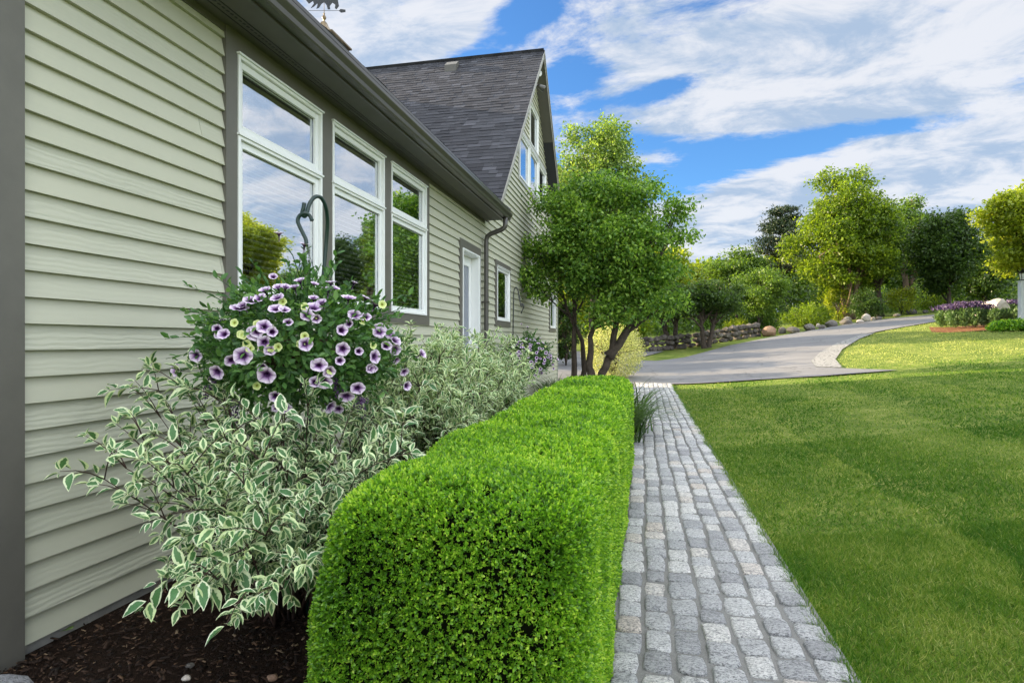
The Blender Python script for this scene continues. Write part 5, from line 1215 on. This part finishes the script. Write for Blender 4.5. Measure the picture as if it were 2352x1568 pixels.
# ------------------------------------------------------------------ rocks
def rock_bm(r, seed, sub=2):
    bm = bmesh.new(); bmesh.ops.create_icosphere(bm, subdivisions=sub, radius=1); rs = random.Random(seed); ax = [Vector((rs.gauss(0, 1), rs.gauss(0, 1), rs.gauss(0, 1))).normalized() for _ in range(7)]; cut = [rs.uniform(.62, .92) for _ in ax]
    for v in bm.verts:
        p = v.co.copy()
        for a, c in zip(ax, cut):
            d = p.dot(a)
            if d > c: p -= a * (d - c) * .85
        p += Vector((math.sin(p.y * 5 + seed), math.sin(p.z * 6 + seed * 2), math.sin(p.x * 5.5))) * .04; v.co = Vector((p.x * r[0], p.y * r[1], p.z * r[2]))
    return bm
def rocks():
    data = [(1767, 770, 36, 24, 'rockb', 'large reddish brown boulder at the bend of the stone wall'), (1797, 764, 20, 15, 'rock', 'small grey boulder right of the brown one'), (1821, 763, 32, 15, 'rock', 'long low grey boulder in shade of the spreading shrub'),
            (1859, 757, 30, 17, 'rock', 'rounded light grey boulder at the grass edge'), (1879, 750, 12, 9, 'rockp', 'tiny pale stone between two grey boulders'), (1888, 754, 17, 10, 'rock', 'small flat grey stone right of the tiny pale one'), (1909, 749, 31, 17, 'rock', 'wide grey boulder with blunt top'),
            (1943, 744, 28, 13, 'rock', 'low grey stone beneath a rounder pale one'), (1946, 737, 20, 12, 'rockp', 'pale round stone below the tallest maple trunk'), (1975, 741, 20, 9, 'rockp', 'flat cream stone against the pointed boulder'), (1989, 736, 24, 18, 'rockp', 'pointed pale boulder right of the maple trunks'), (2006, 734, 12, 9, 'rockp', 'small pink grey stone beside the pointed boulder'),
            (2019, 733, 16, 9, 'rock', 'small grey stone at foot of the leaning trunk'), (2093, 719, 26, 13, 'rock', 'grey boulder at foot of the tan trunk'), (2060, 726, 16, 8, 'rock', 'low dark stone left of the tan trunk'), (2125, 717, 14, 7, 'rock', 'last small stone before the flower bed')]
    for i, (px, py, w, h, m, lab) in enumerate(data):
        g = gnd(px, py + 1); Z = depth(g.x, g.y); rx = w / 2 / 1372 * Z; rz = h / 1372 * Z * .62
        bm = rock_bm((rx, rx * .75, rz), i + 3); me = bpy.data.meshes.new('boulder'); bm.to_mesh(me); bm.free(); o = link('boulder', me, MT[m]); o.location = (g.x, g.y, g.z + rz * .55); o.rotation_euler = (0, 0, PSI + random.uniform(-.3, .3)); tag(o, lab, 'boulder', 'boulders along the driveway')
    # dry stone wall: one thing
    line = [gnd(*p) for p in [(1440, 812), (1470, 808), (1530, 804), (1590, 797), (1650, 787), (1700, 779), (1745, 772)]]
    W_ = MB(); k = 0
    for i in range(len(line) - 1):
        a, b = line[i], line[i + 1]; n = max(2, int((b - a).length / .27))
        for j in range(n):
            for lay in range(3):
                p = a.lerp(b, (j + random.random()) / n); r = random.uniform(.17, .36); bm = rock_bm((r, r * .85, r * .68), k, 1); off = Vector((p.x, p.y + random.uniform(-.12, .12) + .25, tz(p.x, p.y) + .10 + lay * .30 + random.uniform(-.04, .04)))
                rot = Matrix.Rotation(random.random() * 6, 3, 'Z'); W_.add([rot @ v.co + off for v in bm.verts], [tuple(v.index for v in f.verts) for f in bm.faces]); bm.free(); k += 1
    o = W_.build('stone_wall', MT['rock_shaded']); tag(o, 'low dry stacked field stone wall behind the apple trees', 'wall')
    # pale boulder in the bed
    g = gnd(2290, 748); Z = depth(g.x, g.y) + 1.5; c = at(2285, 700, Z); bm = rock_bm((.85, .7, .9), 77, 3); me = bpy.data.meshes.new('boulder'); bm.to_mesh(me); bm.free(); o = link('boulder', me, MT['rockp']); o.location = (c.x, c.y, c.z - .55); tag(o, 'big cream boulder rising behind the purple flowers', 'boulder')
    # pebbles on the mulch
    for i, (px, py, r, m, lab) in enumerate([(428, 1562, .022, 'rockp', 'small whitish pebble on the mulch at the bottom edge'), (625, 1562, .028, 'rockb', 'round pinkish pebble on the mulch at the bottom edge'), (435, 1535, .024, 'rock', 'grey rounded pebble half sunk in mulch')]):
        g = gnd(px, py); bm = rock_bm((r, r * .8, r * .6), 40 + i); me = bpy.data.meshes.new('pebble'); bm.to_mesh(me); bm.free(); o = link('pebble', me, MT[m]); o.location = (g.x, g.y, g.z + r * .4); tag(o, lab, 'pebble')
    g = gnd(10, 1600); bm = rock_bm((.17, .10, .04), 91); me = bpy.data.meshes.new('edging_stone'); bm.to_mesh(me); bm.free(); o = link('edging_stone', me, MT['granite']); o.location = (g.x, g.y - .03, .03); tag(o, 'blue grey edging stone at the bottom left corner', 'stone')
rocks()
def fallen():
    g = gnd(152, 1463); out = [(0, 0), (.02, .012), (.018, .03), (.034, .024), (.05, .034), (.052, .018), (.072, .012), (.056, .0), (.06, -.016), (.04, -.014), (.03, -.03), (.018, -.014)]
    m = MB(); n = len(out); V = [(g.x - .035 + a, g.y + b, g.z + .026 + .25 * a * a * 10 + abs(b) * .25) for a, b in out]; V2 = [(x, y, z - .0008) for x, y, z in V]
    m.add(V + V2, [tuple(range(n)), tuple(n + i for i in range(n))[::-1]] + [(i, (i + 1) % n, n + (i + 1) % n, n + i) for i in range(n)]); tag(m.build('fallen_leaf', MT['leafgreen']), 'single light green lobed leaf lying on the mulch', 'leaf')
fallen()

# ------------------------------------------------------------------ flower bed on the island, lamp post
def bed():
    base = [(2140, 762), (2175, 763), (2220, 761), (2265, 758), (2310, 756), (2352, 756), (2420, 752)]
    line = [gnd(*p) for p in base]; back = [p + Vector((1.2, 3.2, 0)) for p in line]
    sheet('red_mulch_bed', [(p.x, p.y) for p in line] + [(p.x, p.y) for p in back[::-1]], MT['redmulch'], -.005, .6)
    k = 0
    L = [(2165, 752, 708), (2190, 754, 706), (2215, 753, 700), (2240, 752, 700), (2262, 750, 705), (2285, 750, 706), (2310, 748, 706), (2335, 747, 704), (2358, 746, 700), (2180, 744, 704), (2210, 742, 698), (2245, 742, 697), (2325, 738, 694), (2355, 736, 692)]
    PW = ['at the left tip of the bed', 'second from the left tip in front', 'third from the left in the front row', 'in front, left of the cream boulder', 'in front, below the cream boulder\'s left side', 'in front, below the cream boulder', 'in front, right of the cream boulder', 'in front, left of the lamp post', 'in front at the right edge of the bed', 'behind the left tip of the bed', 'in the back row left of the boulder', 'in the back row touching the boulder', 'in the back row between boulder and lamp post', 'in the back row beside the lamp post']
    for ip, (px, py, top) in enumerate(L):
        g = gnd(px, py); Z = depth(g.x, g.y); H = (784 - top) / 1372 * Z + HC - g.z; r = 15 / 1372 * Z
        col = 'with purple flower spikes' if px < 2275 or py < 740 else 'with few flowers'
        t = thing('perennial_plant', 'leafy green perennial ' + col + ' ' + PW[ip], 'plant', tuple(g), 'perennials in the island flower bed' + (' flowering purple' if px < 2275 or py < 740 else ' without blooms'))
        n = 900; d = rsph(n); P = np.array([0, 0, H * .45]) + d * np.array([r, r, H * .45]) * RNG.random((n, 1)) ** .3
        link('foliage', leaves('perennial_leaves', P, norm(RNG.normal(size=(n, 3)) * .6 + np.array([0, 0, 1.])), rsph(n), .17, .05), MT['sage'], t)
        if px < 2275 or py < 740:
            m = 150; P = np.stack([RNG.normal(0, r * .55, m), RNG.normal(0, r * .55, m), H * .85 + RNG.random(m) * H * .2], 1); link('flower_spikes', leaves('spikes', P, norm(RNG.normal(size=(m, 3)) * .3 + np.array([0, 0, 1.])), rsph(m), .15, .07), MT['purple'], t)['kind'] = 'stuff'
    for px, py, lab in ((2310, 758, 'low bright green mound at the front of the flower bed'), (2345, 757, 'low bright green mound at the front right of the flower bed')):
        g = gnd(px, py); t = thing('low_perennial', lab, 'plant', tuple(g)); n = 1100; d = rsph(n); d[:, 2] = np.abs(d[:, 2]); P = d * np.array([.75, .6, .45]) * RNG.random((n, 1)) ** .3; link('foliage', leaves('mound', P, norm(RNG.normal(size=(n, 3)) + np.array([0, 0, .5])), rsph(n), .13, .07), MT['box'], t)
    Z = 27; g = at(2349, 740, Z); g.z = tz(g.x, g.y); t = thing('lamp_post', 'white square post carrying a black lantern at the right edge', 'lamp post', tuple(g)); t['raw'] = 1
    h = (784 - 645) / 1372 * Z + HC - g.z; s = MB(); s.box(-.13, .13, -.13, .13, -.1, h - .04); s.box(-.16, .16, -.16, .16, h - .04, h); s.build('post', MT['postw'], t, bevel=.01)
    l = MB(); l.lathe([(.05, 0), (.10, .03), (.10, .05)], (0, 0, h), 8); l.lathe([(.17, .34), (.10, .44), (.03, .50), (.03, .54), (0, .55)], (0, 0, h), 8)
    for k in range(4): a = k * math.pi / 2 + .78; l.tube([(.10 * math.cos(a), .10 * math.sin(a), h + .04), (.15 * math.cos(a), .15 * math.sin(a), h + .35)], .012, 6)
    l.build('lantern', MT['black'], t); q = MB(); q.lathe([(.09, .05), (.135, .34)], (0, 0, h), 4); q.build('lantern_glass', MT['lens'], t)
bed()
